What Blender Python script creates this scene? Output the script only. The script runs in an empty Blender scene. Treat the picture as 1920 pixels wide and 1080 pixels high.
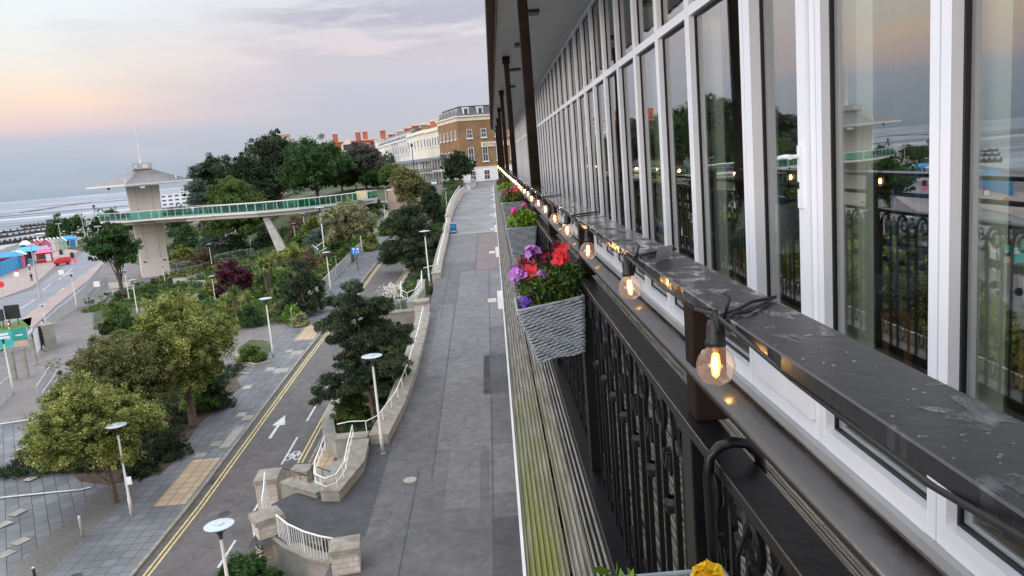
import bpy, math, random
import numpy as np
from mathutils import Vector, Matrix
random.seed(7)
C = bpy.context.scene.collection
scene = bpy.context.scene
R = math.radians

# ---------------------------------------------------------------- camera
F = 1443.0; CX, CY = 960.0, 540.0
_Y = np.array([922-CX, 302-CY, F]); _Y /= np.linalg.norm(_Y)
_P = np.array([0-CX, 302+.083*922-CY, F])
_D = np.cross(_P, _Y); _D = _D if _D[1] > 0 else -_D; _D /= np.linalg.norm(_D)
_X = np.cross(_D, _Y); _X = _X if _X[0] > 0 else -_X
M = np.array([_X, _Y, -_D])
cd = bpy.data.cameras.new('camera'); cam = bpy.data.objects.new('camera', cd); C.objects.link(cam)
cam.matrix_world = Matrix(((M[0,0], -M[0,1], -M[0,2], 0), (M[1,0], -M[1,1], -M[1,2], 0), (M[2,0], -M[2,1], -M[2,2], 0), (0,0,0,1)))
cd.sensor_width = 36; cd.lens = F/1920*36; cd.clip_start = .05; cd.clip_end = 60000
scene.camera = cam
def ray(px, py): return M @ np.array([px-CX, py-CY, F])
def proj(p):
    c = M.T @ np.array(p, float); return CX+F*c[0]/c[2], CY+F*c[1]/c[2]
def onz(px, py, z):
    d = ray(px, py); return d*z/d[2]

# ---------------------------------------------------------------- sky
SUN_EL, SUN_AZ = R(11), R(232)     # low sun behind the camera, seaward side
w = bpy.data.worlds.new('World'); scene.world = w; w.use_nodes = True
nt = w.node_tree; N = nt.nodes; L = nt.links; N.clear()
def wn(t, **k):
    n = N.new(t)
    for a, b in k.items(): setattr(n, a, b)
    return n
def wmath(op, a, b=None, c=None, clamp=False):
    n = wn('ShaderNodeMath', operation=op, use_clamp=clamp)
    for i, v in enumerate((a, b, c)):
        if v is None: continue
        if isinstance(v, (int, float)): n.inputs[i].default_value = v
        else: L.new(v, n.inputs[i])
    return n.outputs[0]
def wramp(fac, stops):
    n = wn('ShaderNodeValToRGB'); cr = n.color_ramp
    while len(cr.elements) < len(stops): cr.elements.new(.5)
    for e, (p, c) in zip(cr.elements, stops):
        e.position = p; e.color = (*c, 1)
    L.new(fac, n.inputs[0]); return n.outputs[0]
def wmix(f, a, b):
    n = wn('ShaderNodeMix', data_type='RGBA')
    L.new(f, n.inputs[0]) if not isinstance(f, float) else setattr(n.inputs[0], 'default_value', f)
    for s, v in ((6, a), (7, b)):
        if isinstance(v, tuple): n.inputs[s].default_value = (*v, 1)
        else: L.new(v, n.inputs[s])
    return n.outputs[2]
tc = wn('ShaderNodeTexCoord'); sx = wn('ShaderNodeSeparateXYZ'); L.new(tc.outputs['Generated'], sx.inputs[0])
X_, Y_, Z_ = sx.outputs
az = wmath('DIVIDE', X_, wmath('MAXIMUM', wmath('ABSOLUTE', Y_), .15))
cv = wn('ShaderNodeCombineXYZ'); L.new(wmath('MULTIPLY', az, 3.2), cv.inputs[0]); L.new(wmath('MULTIPLY', Z_, 22.), cv.inputs[1])
n1 = wn('ShaderNodeTexNoise'); n1.inputs['Scale'].default_value = 1.0; n1.inputs['Detail'].default_value = 6; n1.inputs['Roughness'].default_value = .55
L.new(cv.outputs[0], n1.inputs['Vector'])
nz = wmath('SUBTRACT', n1.outputs[0], .5)
zz = wmath('ADD', wmath('MULTIPLY', wmath('ADD', Z_, wmath('MULTIPLY', nz, .012)), 2.0), 0)     # 0..1 over z 0..0.5
left = wramp(zz, [(0, (.28,.37,.49)), (.06, (.30,.39,.52)), (.125, (.42,.43,.55)), (.155, (.66,.50,.52)), (.21, (.84,.62,.50)), (.28, (.79,.70,.62)), (.36, (.75,.76,.75)), (.5, (.76,.82,.88)), (.72, (1.25,1.33,1.45)), (1, (1.95,2.05,2.2))])
right = wramp(zz, [(0, (.35,.39,.49)), (.08, (.38,.39,.50)), (.2, (.44,.42,.53)), (.29, (.62,.53,.56)), (.37, (.60,.56,.60)), (.47, (.64,.64,.70)), (.72, (1.2,1.25,1.38)), (1, (1.95,2.05,2.2))])
f = wmath('ADD', wmath('MULTIPLY', wmath('ADD', az, .52), 3.3), wmath('MULTIPLY', nz, 1.2), clamp=True)
col = wmix(f, left, right)
# mauve streaks
n2 = wn('ShaderNodeTexNoise'); n2.inputs['Scale'].default_value = 1.0; n2.inputs['Detail'].default_value = 7; n2.inputs['Roughness'].default_value = .6
c2 = wn('ShaderNodeCombineXYZ'); L.new(wmath('MULTIPLY', az, 5.0), c2.inputs[0]); L.new(wmath('MULTIPLY', Z_, 34.), c2.inputs[1]); c2.inputs[2].default_value = 3.7
L.new(c2.outputs[0], n2.inputs['Vector'])
band = wmath('MULTIPLY', wmath('SUBTRACT', 1.0, wmath('MULTIPLY', wmath('ABSOLUTE', wmath('SUBTRACT', Z_, .180)), 13.), clamp=True), wmath('MULTIPLY', wmath('ADD', az, .36), 6., clamp=True))
st = wmath('MULTIPLY', wmath('MULTIPLY', wmath('SUBTRACT', n2.outputs[0], .42), 8., clamp=True), band)
col = wmix(wmath('MULTIPLY', st, .9), col, (.37,.345,.435))
st2 = wmath('MULTIPLY', wmath('MULTIPLY', wmath('SUBTRACT', n2.outputs[0], .52), 5., clamp=True), .30)
col = wmix(st2, col, (.52,.50,.57))
sky = wn('ShaderNodeTexSky', sky_type='NISHITA'); sky.sun_disc = False; sky.sun_elevation = SUN_EL; sky.sun_rotation = SUN_AZ
bg1 = wn('ShaderNodeBackground'); bg1.inputs[1].default_value = .82; L.new(col, bg1.inputs[0])
bg2 = wn('ShaderNodeBackground'); bg2.inputs[1].default_value = .05*.5; L.new(sky.outputs[0], bg2.inputs[0])
ad = wn('ShaderNodeAddShader'); L.new(bg1.outputs[0], ad.inputs[0]); L.new(bg2.outputs[0], ad.inputs[1])
wo = wn('ShaderNodeOutputWorld'); L.new(ad.outputs[0], wo.inputs[0])
ld = bpy.data.lights.new('sun', 'SUN'); ld.energy = 1.0; ld.angle = R(20); ld.color = (1, .86, .76)
lo = bpy.data.objects.new('sun', ld); C.objects.link(lo)
sd = Vector((math.sin(SUN_AZ)*math.cos(SUN_EL), math.cos(SUN_AZ)*math.cos(SUN_EL), math.sin(SUN_EL)))
lo.rotation_euler = sd.to_track_quat('Z', 'Y').to_euler()
vs = scene.view_settings; vs.view_transform = 'Standard'; vs.look = 'None'; vs.gamma = 1; vs.exposure = .42
scene.cycles.max_bounces = 8; scene.cycles.transparent_max_bounces = 24
scene.cycles.caustics_reflective = False; scene.cycles.caustics_refractive = False; scene.cycles.sample_clamp_indirect = 4

# ---------------------------------------------------------------- terrain
def ss(t):
    t = min(max(t, 0), 1); return t*t*(3-2*t)
YK = [0,20,37,61,90,120,150,185,250,300]
def zroad(y): return float(np.interp(y, YK, [-16.7,-16.5,-16.0,-14.5,-13.2,-11.5,-8.3,-4.7,-4.2,-4.0]))
YP = [0,25,36,69,110,150,200,300]
def zprom(x, y=None): return float(np.interp(y, YP, [-14.9,-14.3,-13.7,-10.6,-7.6,-5.6,-4.6,-3.9]))
def low(x, y):
    wv = -(x+113)*.944-(y-175)*.33+max(0, y-380)*.16
    s = -16.4 + 11.5*ss((y-160)/45)*ss((-wv-45)/35) - 3.8*ss((wv-22)/22)
    t = ss((-x-24)/30); r = zroad(y)
    return r*(1-t)+s*t
def hit(px, py, fn=low):
    d = ray(px, py); pv = 0
    for k in np.geomspace(5e-3, 6, 1500):
        p = d*k
        if p[2]-fn(p[0], p[1]) < 0:
            a, b = pv, k
            for _ in range(30):
                m = (a+b)/2; q = d*m
                if q[2]-fn(q[0], q[1]) < 0: b = m
                else: a = m
            return d*b
        pv = k
    return d*5

# ---------------------------------------------------------------- materials
MAT = {}
def mat(name, c, c2=None, scale=4., rough=.8, bump=0., spec=.4, metal=0., det=5., emit=None, rr=None, bscale=None, stretch=None, sheen=0):
    m = bpy.data.materials.new(name); m.use_nodes = True; t = m.node_tree; b = t.nodes['Principled BSDF']
    b.inputs['Base Color'].default_value = (*c, 1); b.inputs['Roughness'].default_value = rough
    b.inputs['Specular IOR Level'].default_value = spec; b.inputs['Metallic'].default_value = metal
    n = t.nodes.new('ShaderNodeTexNoise'); n.inputs['Scale'].default_value = scale; n.inputs['Detail'].default_value = det
    g = t.nodes.new('ShaderNodeNewGeometry'); src = g.outputs['Position']
    if stretch:
        mp = t.nodes.new('ShaderNodeMapping'); mp.inputs['Scale'].default_value = stretch; t.links.new(src, mp.inputs[0]); src = mp.outputs[0]
    t.links.new(src, n.inputs['Vector'])
    if c2:
        r = t.nodes.new('ShaderNodeValToRGB'); r.color_ramp.elements[0].position = .32; r.color_ramp.elements[1].position = .68
        r.color_ramp.elements[0].color = (*c, 1); r.color_ramp.elements[1].color = (*c2, 1)
        t.links.new(n.outputs[0], r.inputs[0]); t.links.new(r.outputs[0], b.inputs['Base Color'])
    if rr:
        q = t.nodes.new('ShaderNodeMapRange'); q.inputs[1].default_value = .35; q.inputs[2].default_value = .65
        q.inputs[3].default_value = rr[0]; q.inputs[4].default_value = rr[1]
        t.links.new(n.outputs[0], q.inputs[0]); t.links.new(q.outputs[0], b.inputs['Roughness'])
    if bump:
        n2 = t.nodes.new('ShaderNodeTexNoise'); n2.inputs['Scale'].default_value = bscale or scale*6; n2.inputs['Detail'].default_value = 4
        t.links.new(src, n2.inputs['Vector'])
        bp = t.nodes.new('ShaderNodeBump'); bp.inputs['Strength'].default_value = bump; bp.inputs['Distance'].default_value = .02
        t.links.new(n2.outputs[0], bp.inputs['Height']); t.links.new(bp.outputs[0], b.inputs['Normal'])
    if emit:
        b.inputs['Emission Color'].default_value = (*emit[0], 1); b.inputs['Emission Strength'].default_value = emit[1]
    MAT[name] = m; return m
def asphaltmat(name, c, c2, rough=.85):
    """worn tarmac: grit, drifting stains, old damp patches, hairline cracks"""
    m = bpy.data.materials.new(name); m.use_nodes = True; t = m.node_tree; b = t.nodes['Principled BSDF']; g = t.nodes.new('ShaderNodeNewGeometry')
    def nz_(sc, dt, dist=0):
        n = t.nodes.new('ShaderNodeTexNoise'); n.inputs['Scale'].default_value = sc; n.inputs['Detail'].default_value = dt; n.inputs['Distortion'].default_value = dist; t.links.new(g.outputs['Position'], n.inputs['Vector']); return n.outputs[0]
    def mr_(s, a, b_, lo, hi):
        q = t.nodes.new('ShaderNodeMapRange'); q.inputs[1].default_value = a; q.inputs[2].default_value = b_; q.inputs[3].default_value = lo; q.inputs[4].default_value = hi; t.links.new(s, q.inputs[0]); return q.outputs[0]
    def mul(a, b_):
        q = t.nodes.new('ShaderNodeMath'); q.operation = 'MULTIPLY'; t.links.new(a, q.inputs[0]); t.links.new(b_, q.inputs[1]); return q.outputs[0]
    r = t.nodes.new('ShaderNodeValToRGB'); r.color_ramp.elements[0].position = .3; r.color_ramp.elements[1].position = .7; r.color_ramp.elements[0].color = (*c, 1); r.color_ramp.elements[1].color = (*c2, 1); t.links.new(nz_(.45, 8), r.inputs[0])
    k = mul(mr_(nz_(2.2, 8, .6), .3, .72, .82, 1.18), mr_(nz_(38, 3), .2, .8, .72, 1.3))
    k = mul(k, mr_(nz_(.9, 3, 1.5), .60, .68, 1.0, .90))
    v = t.nodes.new('ShaderNodeTexVoronoi'); v.feature = 'DISTANCE_TO_EDGE'; v.inputs['Scale'].default_value = .32
    ad = t.nodes.new('ShaderNodeVectorMath'); ad.operation = 'MULTIPLY_ADD'; nn = t.nodes.new('ShaderNodeTexNoise'); nn.inputs['Scale'].default_value = 1.4; nn.inputs['Detail'].default_value = 6
    t.links.new(g.outputs['Position'], nn.inputs['Vector']); t.links.new(nn.outputs['Color'], ad.inputs[0]); ad.inputs[1].default_value = (2.2,2.2,0); t.links.new(g.outputs['Position'], ad.inputs[2]); t.links.new(ad.outputs[0], v.inputs['Vector'])
    k = mul(k, mr_(v.outputs['Distance'], .0, .008, .62, 1.0))
    v2 = t.nodes.new('ShaderNodeTexVoronoi'); v2.inputs['Scale'].default_value = 1.1; t.links.new(g.outputs['Position'], v2.inputs['Vector']); k = mul(k, mr_(v2.outputs['Distance'], .03, .045, 1.7, 1.0))
    mx = t.nodes.new('ShaderNodeVectorMath'); mx.operation = 'SCALE'; t.links.new(r.outputs[0], mx.inputs[0]); t.links.new(k, mx.inputs[3]); t.links.new(mx.outputs[0], b.inputs['Base Color'])
    b.inputs['Roughness'].default_value = rough; b.inputs['Specular IOR Level'].default_value = .3
    bp = t.nodes.new('ShaderNodeBump'); bp.inputs['Strength'].default_value = .3; bp.inputs['Distance'].default_value = .02; t.links.new(nz_(60, 3), bp.inputs['Height']); t.links.new(bp.outputs[0], b.inputs['Normal'])
    MAT[name] = m; return m
def brickmat(name, c1, c2, mortar, sx_, sy_, ms=.012, rough=.85, off=.5, axes='xy', rot=0, var=.5):
    """bricks/pavers: sx_, sy_ = size in metres; axes picks the world plane ('w' = vertical walls)"""
    m = bpy.data.materials.new(name); m.use_nodes = True; t = m.node_tree; b = t.nodes['Principled BSDF']
    b.inputs['Roughness'].default_value = rough; b.inputs['Specular IOR Level'].default_value = .3
    g = t.nodes.new('ShaderNodeNewGeometry'); v = g.outputs['Position']
    if axes == 'w':      # horizontal run = x+y
        s = t.nodes.new('ShaderNodeSeparateXYZ'); t.links.new(v, s.inputs[0])
        a = t.nodes.new('ShaderNodeMath'); t.links.new(s.outputs[0], a.inputs[0]); t.links.new(s.outputs[1], a.inputs[1])
        cb = t.nodes.new('ShaderNodeCombineXYZ'); t.links.new(a.outputs[0], cb.inputs[0]); t.links.new(s.outputs[2], cb.inputs[1]); v = cb.outputs[0]
    mp = t.nodes.new('ShaderNodeMapping'); mp.inputs['Rotation'].default_value = (0, 0, rot); t.links.new(v, mp.inputs[0])
    br = t.nodes.new('ShaderNodeTexBrick'); t.links.new(mp.outputs[0], br.inputs['Vector'])
    br.inputs['Scale'].default_value = 1; br.inputs['Brick Width'].default_value = sx_; br.inputs['Row Height'].default_value = sy_
    br.inputs['Mortar Size'].default_value = ms; br.inputs['Bias'].default_value = 0; br.offset = off
    br.inputs['Color1'].default_value = (*c1, 1); br.inputs['Color2'].default_value = (*c2, 1); br.inputs['Mortar'].default_value = (*mortar, 1)
    n = t.nodes.new('ShaderNodeTexNoise'); n.inputs['Scale'].default_value = .35; n.inputs['Detail'].default_value = 8; t.links.new(g.outputs['Position'], n.inputs['Vector'])
    mr = t.nodes.new('ShaderNodeMapRange'); mr.inputs[1].default_value = .3; mr.inputs[2].default_value = .7; mr.inputs[3].default_value = 1-var*.5; mr.inputs[4].default_value = 1+var*.5
    t.links.new(n.outputs[0], mr.inputs[0])
    mx = t.nodes.new('ShaderNodeVectorMath'); mx.operation = 'SCALE'; t.links.new(br.outputs[0], mx.inputs[0]); t.links.new(mr.outputs[0], mx.inputs[3])
    t.links.new(mx.outputs[0], b.inputs['Base Color'])
    bp = t.nodes.new('ShaderNodeBump'); bp.inputs['Strength'].default_value = .4; bp.inputs['Distance'].default_value = .01; bp.invert = True
    t.links.new(br.outputs['Fac'], bp.inputs['Height']); t.links.new(bp.outputs[0], b.inputs['Normal'])
    MAT[name] = m; return m
def leafmat(name, cols, rough=.55, trans=.25):
    m = bpy.data.materials.new(name); m.use_nodes = True; t = m.node_tree; b = t.nodes['Principled BSDF']
    g = t.nodes.new('ShaderNodeNewGeometry'); r = t.nodes.new('ShaderNodeValToRGB'); cr = r.color_ramp
    while len(cr.elements) < len(cols): cr.elements.new(.5)
    for i, (e, c) in enumerate(zip(cr.elements, cols)):
        e.position = i/(len(cols)-1); e.color = (*c, 1)
    n = t.nodes.new('ShaderNodeTexNoise'); n.inputs['Scale'].default_value = 1.5; n.inputs['Detail'].default_value = 2; t.links.new(g.outputs['Position'], n.inputs['Vector'])
    a = t.nodes.new('ShaderNodeMath'); a.operation = 'MULTIPLY_ADD'; a.inputs[1].default_value = 2.3; a.inputs[2].default_value = -.90; t.links.new(n.outputs[0], a.inputs[0])
    s = t.nodes.new('ShaderNodeMath'); s.operation = 'MULTIPLY_ADD'; s.inputs[1].default_value = .5; t.links.new(g.outputs['Random Per Island'], s.inputs[0]); t.links.new(a.outputs[0], s.inputs[2]); s.use_clamp = True
    t.links.new(s.outputs[0], r.inputs[0]); t.links.new(r.outputs[0], b.inputs['Base Color'])
    b.inputs['Roughness'].default_value = rough; b.inputs['Specular IOR Level'].default_value = .3
    tr = t.nodes.new('ShaderNodeBsdfTranslucent'); t.links.new(r.outputs[0], tr.inputs[0])
    mx = t.nodes.new('ShaderNodeMixShader'); mx.inputs[0].default_value = trans
    t.links.new(b.outputs[0], mx.inputs[1]); t.links.new(tr.outputs[0], mx.inputs[2]); t.links.new(mx.outputs[0], t.nodes['Material Output'].inputs[0])
    MAT[name] = m; return m
def glassmat(name, tint=(.9,.95,.93), ior=1.5, gain=1.0, extra=0., wavy=0.):
    m = bpy.data.materials.new(name); m.use_nodes = True; t = m.node_tree; t.nodes.remove(t.nodes['Principled BSDF'])
    tr = t.nodes.new('ShaderNodeBsdfTransparent'); tr.inputs[0].default_value = (*tint, 1)
    gl = t.nodes.new('ShaderNodeBsdfGlossy'); gl.inputs['Roughness'].default_value = .0
    lw = t.nodes.new('ShaderNodeLayerWeight'); lw.inputs[0].default_value = .5      # same from both sides of the thin sheet
    pw = t.nodes.new('ShaderNodeMath'); pw.operation = 'POWER'; pw.inputs[1].default_value = ior; t.links.new(lw.outputs['Facing'], pw.inputs[0])
    ma = t.nodes.new('ShaderNodeMath'); ma.operation = 'MULTIPLY_ADD'; ma.inputs[1].default_value = gain; ma.inputs[2].default_value = extra; ma.use_clamp = True
    t.links.new(pw.outputs[0], ma.inputs[0])
    if wavy:
        g = t.nodes.new('ShaderNodeNewGeometry'); mp = t.nodes.new('ShaderNodeMapping'); mp.inputs['Scale'].default_value = (1, 1.6, .5)
        n = t.nodes.new('ShaderNodeTexNoise'); n.inputs['Scale'].default_value = 1.3; n.inputs['Detail'].default_value = 1
        t.links.new(g.outputs['Position'], mp.inputs[0]); t.links.new(mp.outputs[0], n.inputs['Vector'])
        bp = t.nodes.new('ShaderNodeBump'); bp.inputs['Strength'].default_value = wavy; bp.inputs['Distance'].default_value = .01
        t.links.new(n.outputs[0], bp.inputs['Height']); t.links.new(bp.outputs[0], gl.inputs['Normal'])
    mx = t.nodes.new('ShaderNodeMixShader'); t.links.new(ma.outputs[0], mx.inputs[0]); t.links.new(tr.outputs[0], mx.inputs[1]); t.links.new(gl.outputs[0], mx.inputs[2])
    t.links.new(mx.outputs[0], t.nodes['Material Output'].inputs[0]); MAT[name] = m; return m

# ---------------------------------------------------------------- mesh builder
class MB:
    def __init__(s): s.v = []; s.f = []
    def add(s, v, f):
        o = len(s.v); s.v += [tuple(p) for p in v]; s.f += [tuple(i+o for i in q) for q in f]; return s
    def box(s, a, b, rz=0, c=None):
        x0, y0, z0 = a; x1, y1, z1 = b
        v = [(x0,y0,z0),(x1,y0,z0),(x1,y1,z0),(x0,y1,z0),(x0,y0,z1),(x1,y0,z1),(x1,y1,z1),(x0,y1,z1)]
        if rz:
            cx, cy = c or ((x0+x1)/2, (y0+y1)/2); q, w_ = math.cos(rz), math.sin(rz)
            v = [(cx+(x-cx)*q-(y-cy)*w_, cy+(x-cx)*w_+(y-cy)*q, z) for x, y, z in v]
        return s.add(v, [(0,3,2,1),(4,5,6,7),(0,1,5,4),(1,2,6,5),(2,3,7,6),(3,0,4,7)])
    def tube(s, pts, r, n=6, closed=False, cap=True):
        P = [Vector(p) for p in pts]; k = len(P); rs = r if isinstance(r, (list, tuple)) else [r]*k; v = []; up = None
        for i in range(k):
            a = P[i-1] if (i > 0 or closed) else P[i]; b = P[(i+1) % k] if (i < k-1 or closed) else P[i]
            t = (b-a).normalized() if (b-a).length > 1e-9 else Vector((0,0,1))
            if up is None: up = Vector((0,0,1)) if abs(t.z) < .9 else Vector((1,0,0))
            e = (up-t*up.dot(t))
            if e.length < 1e-4: e = t.orthogonal()
            e.normalize(); up = e; g = t.cross(e)
            for j in range(n):
                th = 2*math.pi*j/n; v.append(P[i]+(e*math.cos(th)+g*math.sin(th))*rs[i])
        f = []
        for i in range(k if closed else k-1):
            for j in range(n):
                a = i*n+j; b = i*n+(j+1) % n; c = ((i+1) % k)*n+(j+1) % n; d = ((i+1) % k)*n+j; f.append((a, b, c, d))
        if cap and not closed: f += [tuple(range(n))[::-1], tuple((k-1)*n+j for j in range(n))]
        return s.add(v, f)
    def lathe(s, prof, n=16, c=(0,0,0)):
        v = []; f = []
        for r, z in prof:
            for j in range(n):
                th = 2*math.pi*j/n; v.append((c[0]+r*math.cos(th), c[1]+r*math.sin(th), c[2]+z))
        for i in range(len(prof)-1):
            for j in range(n): f.append((i*n+j, i*n+(j+1) % n, (i+1)*n+(j+1) % n, (i+1)*n+j))
        return s.add(v, f)
    def prism(s, pts, z0, z1):
        n = len(pts); g = lambda z, p: z(p[0], p[1]) if callable(z) else z
        v = [(p[0], p[1], g(z0, p)) for p in pts]+[(p[0], p[1], g(z1, p)) for p in pts]
        return s.add(v, [tuple(range(n))[::-1], tuple(range(n, 2*n))]+[(i, (i+1) % n, n+(i+1) % n, n+i) for i in range(n)])
    def mesh(s, name, m, smooth=False):
        me = bpy.data.meshes.new(name); me.from_pydata(s.v, [], s.f)
        if m: me.materials.append(MAT[m] if isinstance(m, str) else m)
        if smooth: me.polygons.foreach_set('use_smooth', [True]*len(me.polygons))
        me.update(); return me
    def build(s, name, m, parent=None, smooth=False, world=False, bevel=0):
        if world and parent:
            mi = parent.matrix_basis.inverted(); s.v = [tuple(mi @ Vector(p)) for p in s.v]
        o = bpy.data.objects.new(name, s.mesh(name, m, smooth)); C.objects.link(o)
        if parent: o.parent = parent
        if bevel:
            b = o.modifiers.new('bevel', 'BEVEL'); b.width = bevel; b.segments = 2; b.limit_method = 'ANGLE'
        return o
def tag(o, label=None, cat=None, group=None, kind=None):
    if label: o['label'] = label
    if cat: o['category'] = cat
    if group: o['group'] = group
    if kind: o['kind'] = kind
    return o
def thing(name, label, cat, loc=(0,0,0), rz=0, group=None):
    o = bpy.data.objects.new(name, None); C.objects.link(o); o.location = Vector([float(q) for q in loc]); o.rotation_euler = (0,0,rz)
    o.matrix_basis = Matrix.Translation(o.location) @ Matrix.Rotation(rz, 4, 'Z'); o.empty_display_size = .2
    return tag(o, label, cat, group)
def dup(root, loc, rz=0, label=None, sc=1, group=None):
    r = root.copy(); C.objects.link(r); r.location = Vector([float(q) for q in loc]); r.rotation_euler = (0,0,rz); r.scale = (sc,)*3
    if label: r['label'] = label
    if group: r['group'] = group
    for ch in list(root.children):
        c = ch.copy(); C.objects.link(c); c.parent = r
        for g in ch.children:
            d = g.copy(); C.objects.link(d); d.parent = c
    return r
def part_copy(o, parent, loc):
    c = o.copy(); C.objects.link(c); c.parent = parent; c.location = loc
    for g in o.children:
        d = g.copy(); C.objects.link(d); d.parent = c
    return c
def struct(name, mb, m, smooth=False):
    return tag(mb.build(name, m, smooth=smooth), kind='structure')

# ---------------------------------------------------------------- palette
asphaltmat('asphalt_dark', (.080,.078,.081), (.110,.107,.110))
asphaltmat('asphalt_road', (.085,.078,.077), (.115,.105,.102))
asphaltmat('asphalt_patch', (.052,.052,.057), (.066,.066,.071))
asphaltmat('asphalt_light', (.108,.105,.107), (.135,.131,.133))
asphaltmat('asphalt_reddish', (.125,.10,.10), (.15,.118,.115))
mat('asphalt_sea', (.15,.155,.18), (.19,.195,.22), .15, .7)
asphaltmat('path', (.13,.12,.118), (.17,.155,.15))
mat('pink_paving', (.27,.21,.20), (.33,.26,.24), .4, .85)
mat('soil', (.055,.038,.028), (.10,.07,.05), 1.5, .95, .6)
mat('ground_green', (.025,.04,.015), (.07,.075,.03), .5, .95, .6)
mat('lawn', (.06,.12,.02), (.10,.16,.035), 1, .95, .5)
mat('concrete', (.22,.205,.18), (.32,.30,.265), 1.2, .85, .3)
mat('concrete_pale', (.42,.40,.37), (.50,.48,.44), .8, .8, .2)
mat('coping', (.17,.15,.12), (.27,.25,.215), 2.5, .9, .4)
mat('white_paint', (.75,.75,.73), (.62,.62,.60), 3, .6)
mat('road_white', (.34,.34,.34), (.62,.62,.60), 5, .7, det=8)
mat('road_yellow', (.36,.29,.14), (.60,.47,.19), 4, .7, det=8)
mat('steel', (.42,.43,.44), (.50,.51,.52), 3, .4, metal=.3)
mat('steel_pale', (.55,.55,.54), (.62,.62,.60), 2, .45)
mat('lamp_pole', (.50,.48,.44), (.58,.56,.52), 3, .5)
mat('lamp_disc', (.34,.40,.45), (.42,.48,.52), 6, .3, spec=.6)
mat('dark_metal', (.03,.03,.033), (.05,.05,.052), 3, .45)
mat('tower_panel', (.54,.49,.43), (.64,.58,.52), .35, .75, .1, stretch=(1,1,.25))
mat('tower_base', (.62,.54,.49), (.68,.60,.55), .6, .75)
mat('tower_roof', (.14,.135,.14), (.18,.17,.17), .8, .5)
mat('bark', (.07,.05,.04), (.13,.10,.08), 5, .95, .6)
mat('bark_pine', (.12,.085,.065), (.19,.14,.11), 5, .95, .6)
brickmat('paver', (.115,.12,.13), (.15,.155,.165), (.06,.06,.065), .62, .62, .018, off=0, var=.5)
brickmat('paver_diag', (.115,.12,.132), (.165,.17,.18), (.055,.055,.06), .9, .6, .02, off=.5, rot=R(58), var=.5)
brickmat('paver_brown', (.13,.122,.115), (.155,.147,.14), (.07,.065,.06), .2, .1, .01, rot=R(45))
brickmat('tactile', (.33,.25,.17), (.39,.30,.20), (.20,.15,.11), .62, .62, .03, off=0, var=.2)
brickmat('promenade_block', (.155,.152,.158), (.19,.186,.192), (.11,.11,.112), .4, .2, .01)
brickmat('sandstone', (.47,.40,.36), (.56,.50,.46), (.34,.29,.26), .42, .2, .014, axes='w', rough=.9)
brickmat('brown_brick', (.20,.115,.055), (.26,.15,.075), (.30,.22,.14), .5, .16, .01, axes='w', var=.3)
brickmat('red_brick', (.36,.09,.05), (.42,.12,.065), (.36,.2,.14), .5, .16, .01, axes='w', var=.3)
brickmat('pink_stone', (.42,.28,.24), (.50,.35,.31), (.32,.22,.19), .5, .25, .02, axes='w')
brickmat('slate', (.085,.09,.105), (.12,.125,.14), (.06,.06,.07), .5, .3, .02, axes='w', rough=.6)
mat('stucco_white', (.66,.65,.64), (.74,.73,.71), .4, .8)
mat('stucco_cream', (.64,.60,.52), (.70,.66,.58), .4, .8)
mat('stucco_grey', (.40,.41,.43), (.47,.48,.50), .4, .8)
mat('stone_trim', (.66,.55,.45), (.72,.62,.52), .6, .8)
mat('window_dark', (.03,.035,.045), (.06,.065,.08), 1.5, .15, spec=.8)
mat('timber_black', (.030,.022,.020), (.055,.038,.032), 9, .35, .15, spec=.6, stretch=(6,.6,6))
mat('column_brown', (.010,.007,.006), (.022,.014,.011), 5, .6, .12, spec=.08)
mat('fascia_rust', (.06,.04,.032), (.12,.075,.055), 8, .8, .4)
mat('iron_black', (.003,.003,.004), (.006,.006,.007), 30, .34, .04, spec=.26, bscale=60)
mat('upvc', (.80,.83,.90), (.85,.88,.94), 2, .3, spec=.5)
mat('gasket', (.012,.012,.013), None, 3, .5)
mat('alu', (.33,.34,.36), (.40,.41,.43), 2, .4)
mat('soffit', (.55,.57,.56), (.62,.64,.63), 1.5, .45)
mat('curtain', (.72,.72,.64), (.80,.80,.72), 3, .9)
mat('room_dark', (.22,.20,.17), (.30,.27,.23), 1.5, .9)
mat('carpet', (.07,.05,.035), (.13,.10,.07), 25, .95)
mat('cloth_grey', (.48,.51,.58), (.56,.59,.66), 2, .9)
mat('oak', (.42,.22,.08), (.5,.28,.11), 8, .5)
mat('socket_black', (.012,.012,.012), None, 3, .5)
mat('wicker', (.20,.235,.27), (.30,.34,.375), 25, .5)
mat('filament', (1,.5,.15), None, 3, .5, emit=((1,.60,.18), 110))
mat('warm_halo', (1,.5,.2), None, 3, .4, emit=((1,.33,.06), 2.2))  # spare emissive orange for the added filament halo
mat('brass', (.5,.3,.1), None, 3, .4, metal=.7)
leafmat('leaf_olive', [(.035,.055,.012), (.12,.155,.03), (.29,.31,.08), (.46,.46,.17)])
leafmat('leaf_olive2', [(.045,.055,.02), (.11,.125,.04), (.19,.20,.075), (.25,.22,.10)])
leafmat('leaf_mid', [(.02,.045,.01), (.055,.11,.02), (.11,.17,.035), (.16,.22,.05)])
leafmat('leaf_bright', [(.05,.10,.01), (.10,.20,.02), (.17,.29,.03), (.24,.36,.05)])
leafmat('leaf_dark', [(.010,.020,.010), (.022,.042,.018), (.04,.065,.026), (.055,.085,.034)])
leafmat('leaf_deep', [(.014,.035,.012), (.028,.075,.02), (.05,.115,.028), (.08,.15,.036)])
leafmat('leaf_pine', [(.014,.024,.015), (.030,.050,.027), (.055,.080,.038), (.09,.12,.055)], trans=.1)
leafmat('leaf_pale', [(.08,.09,.045), (.20,.21,.10), (.32,.32,.17), (.40,.39,.22)])
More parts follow.
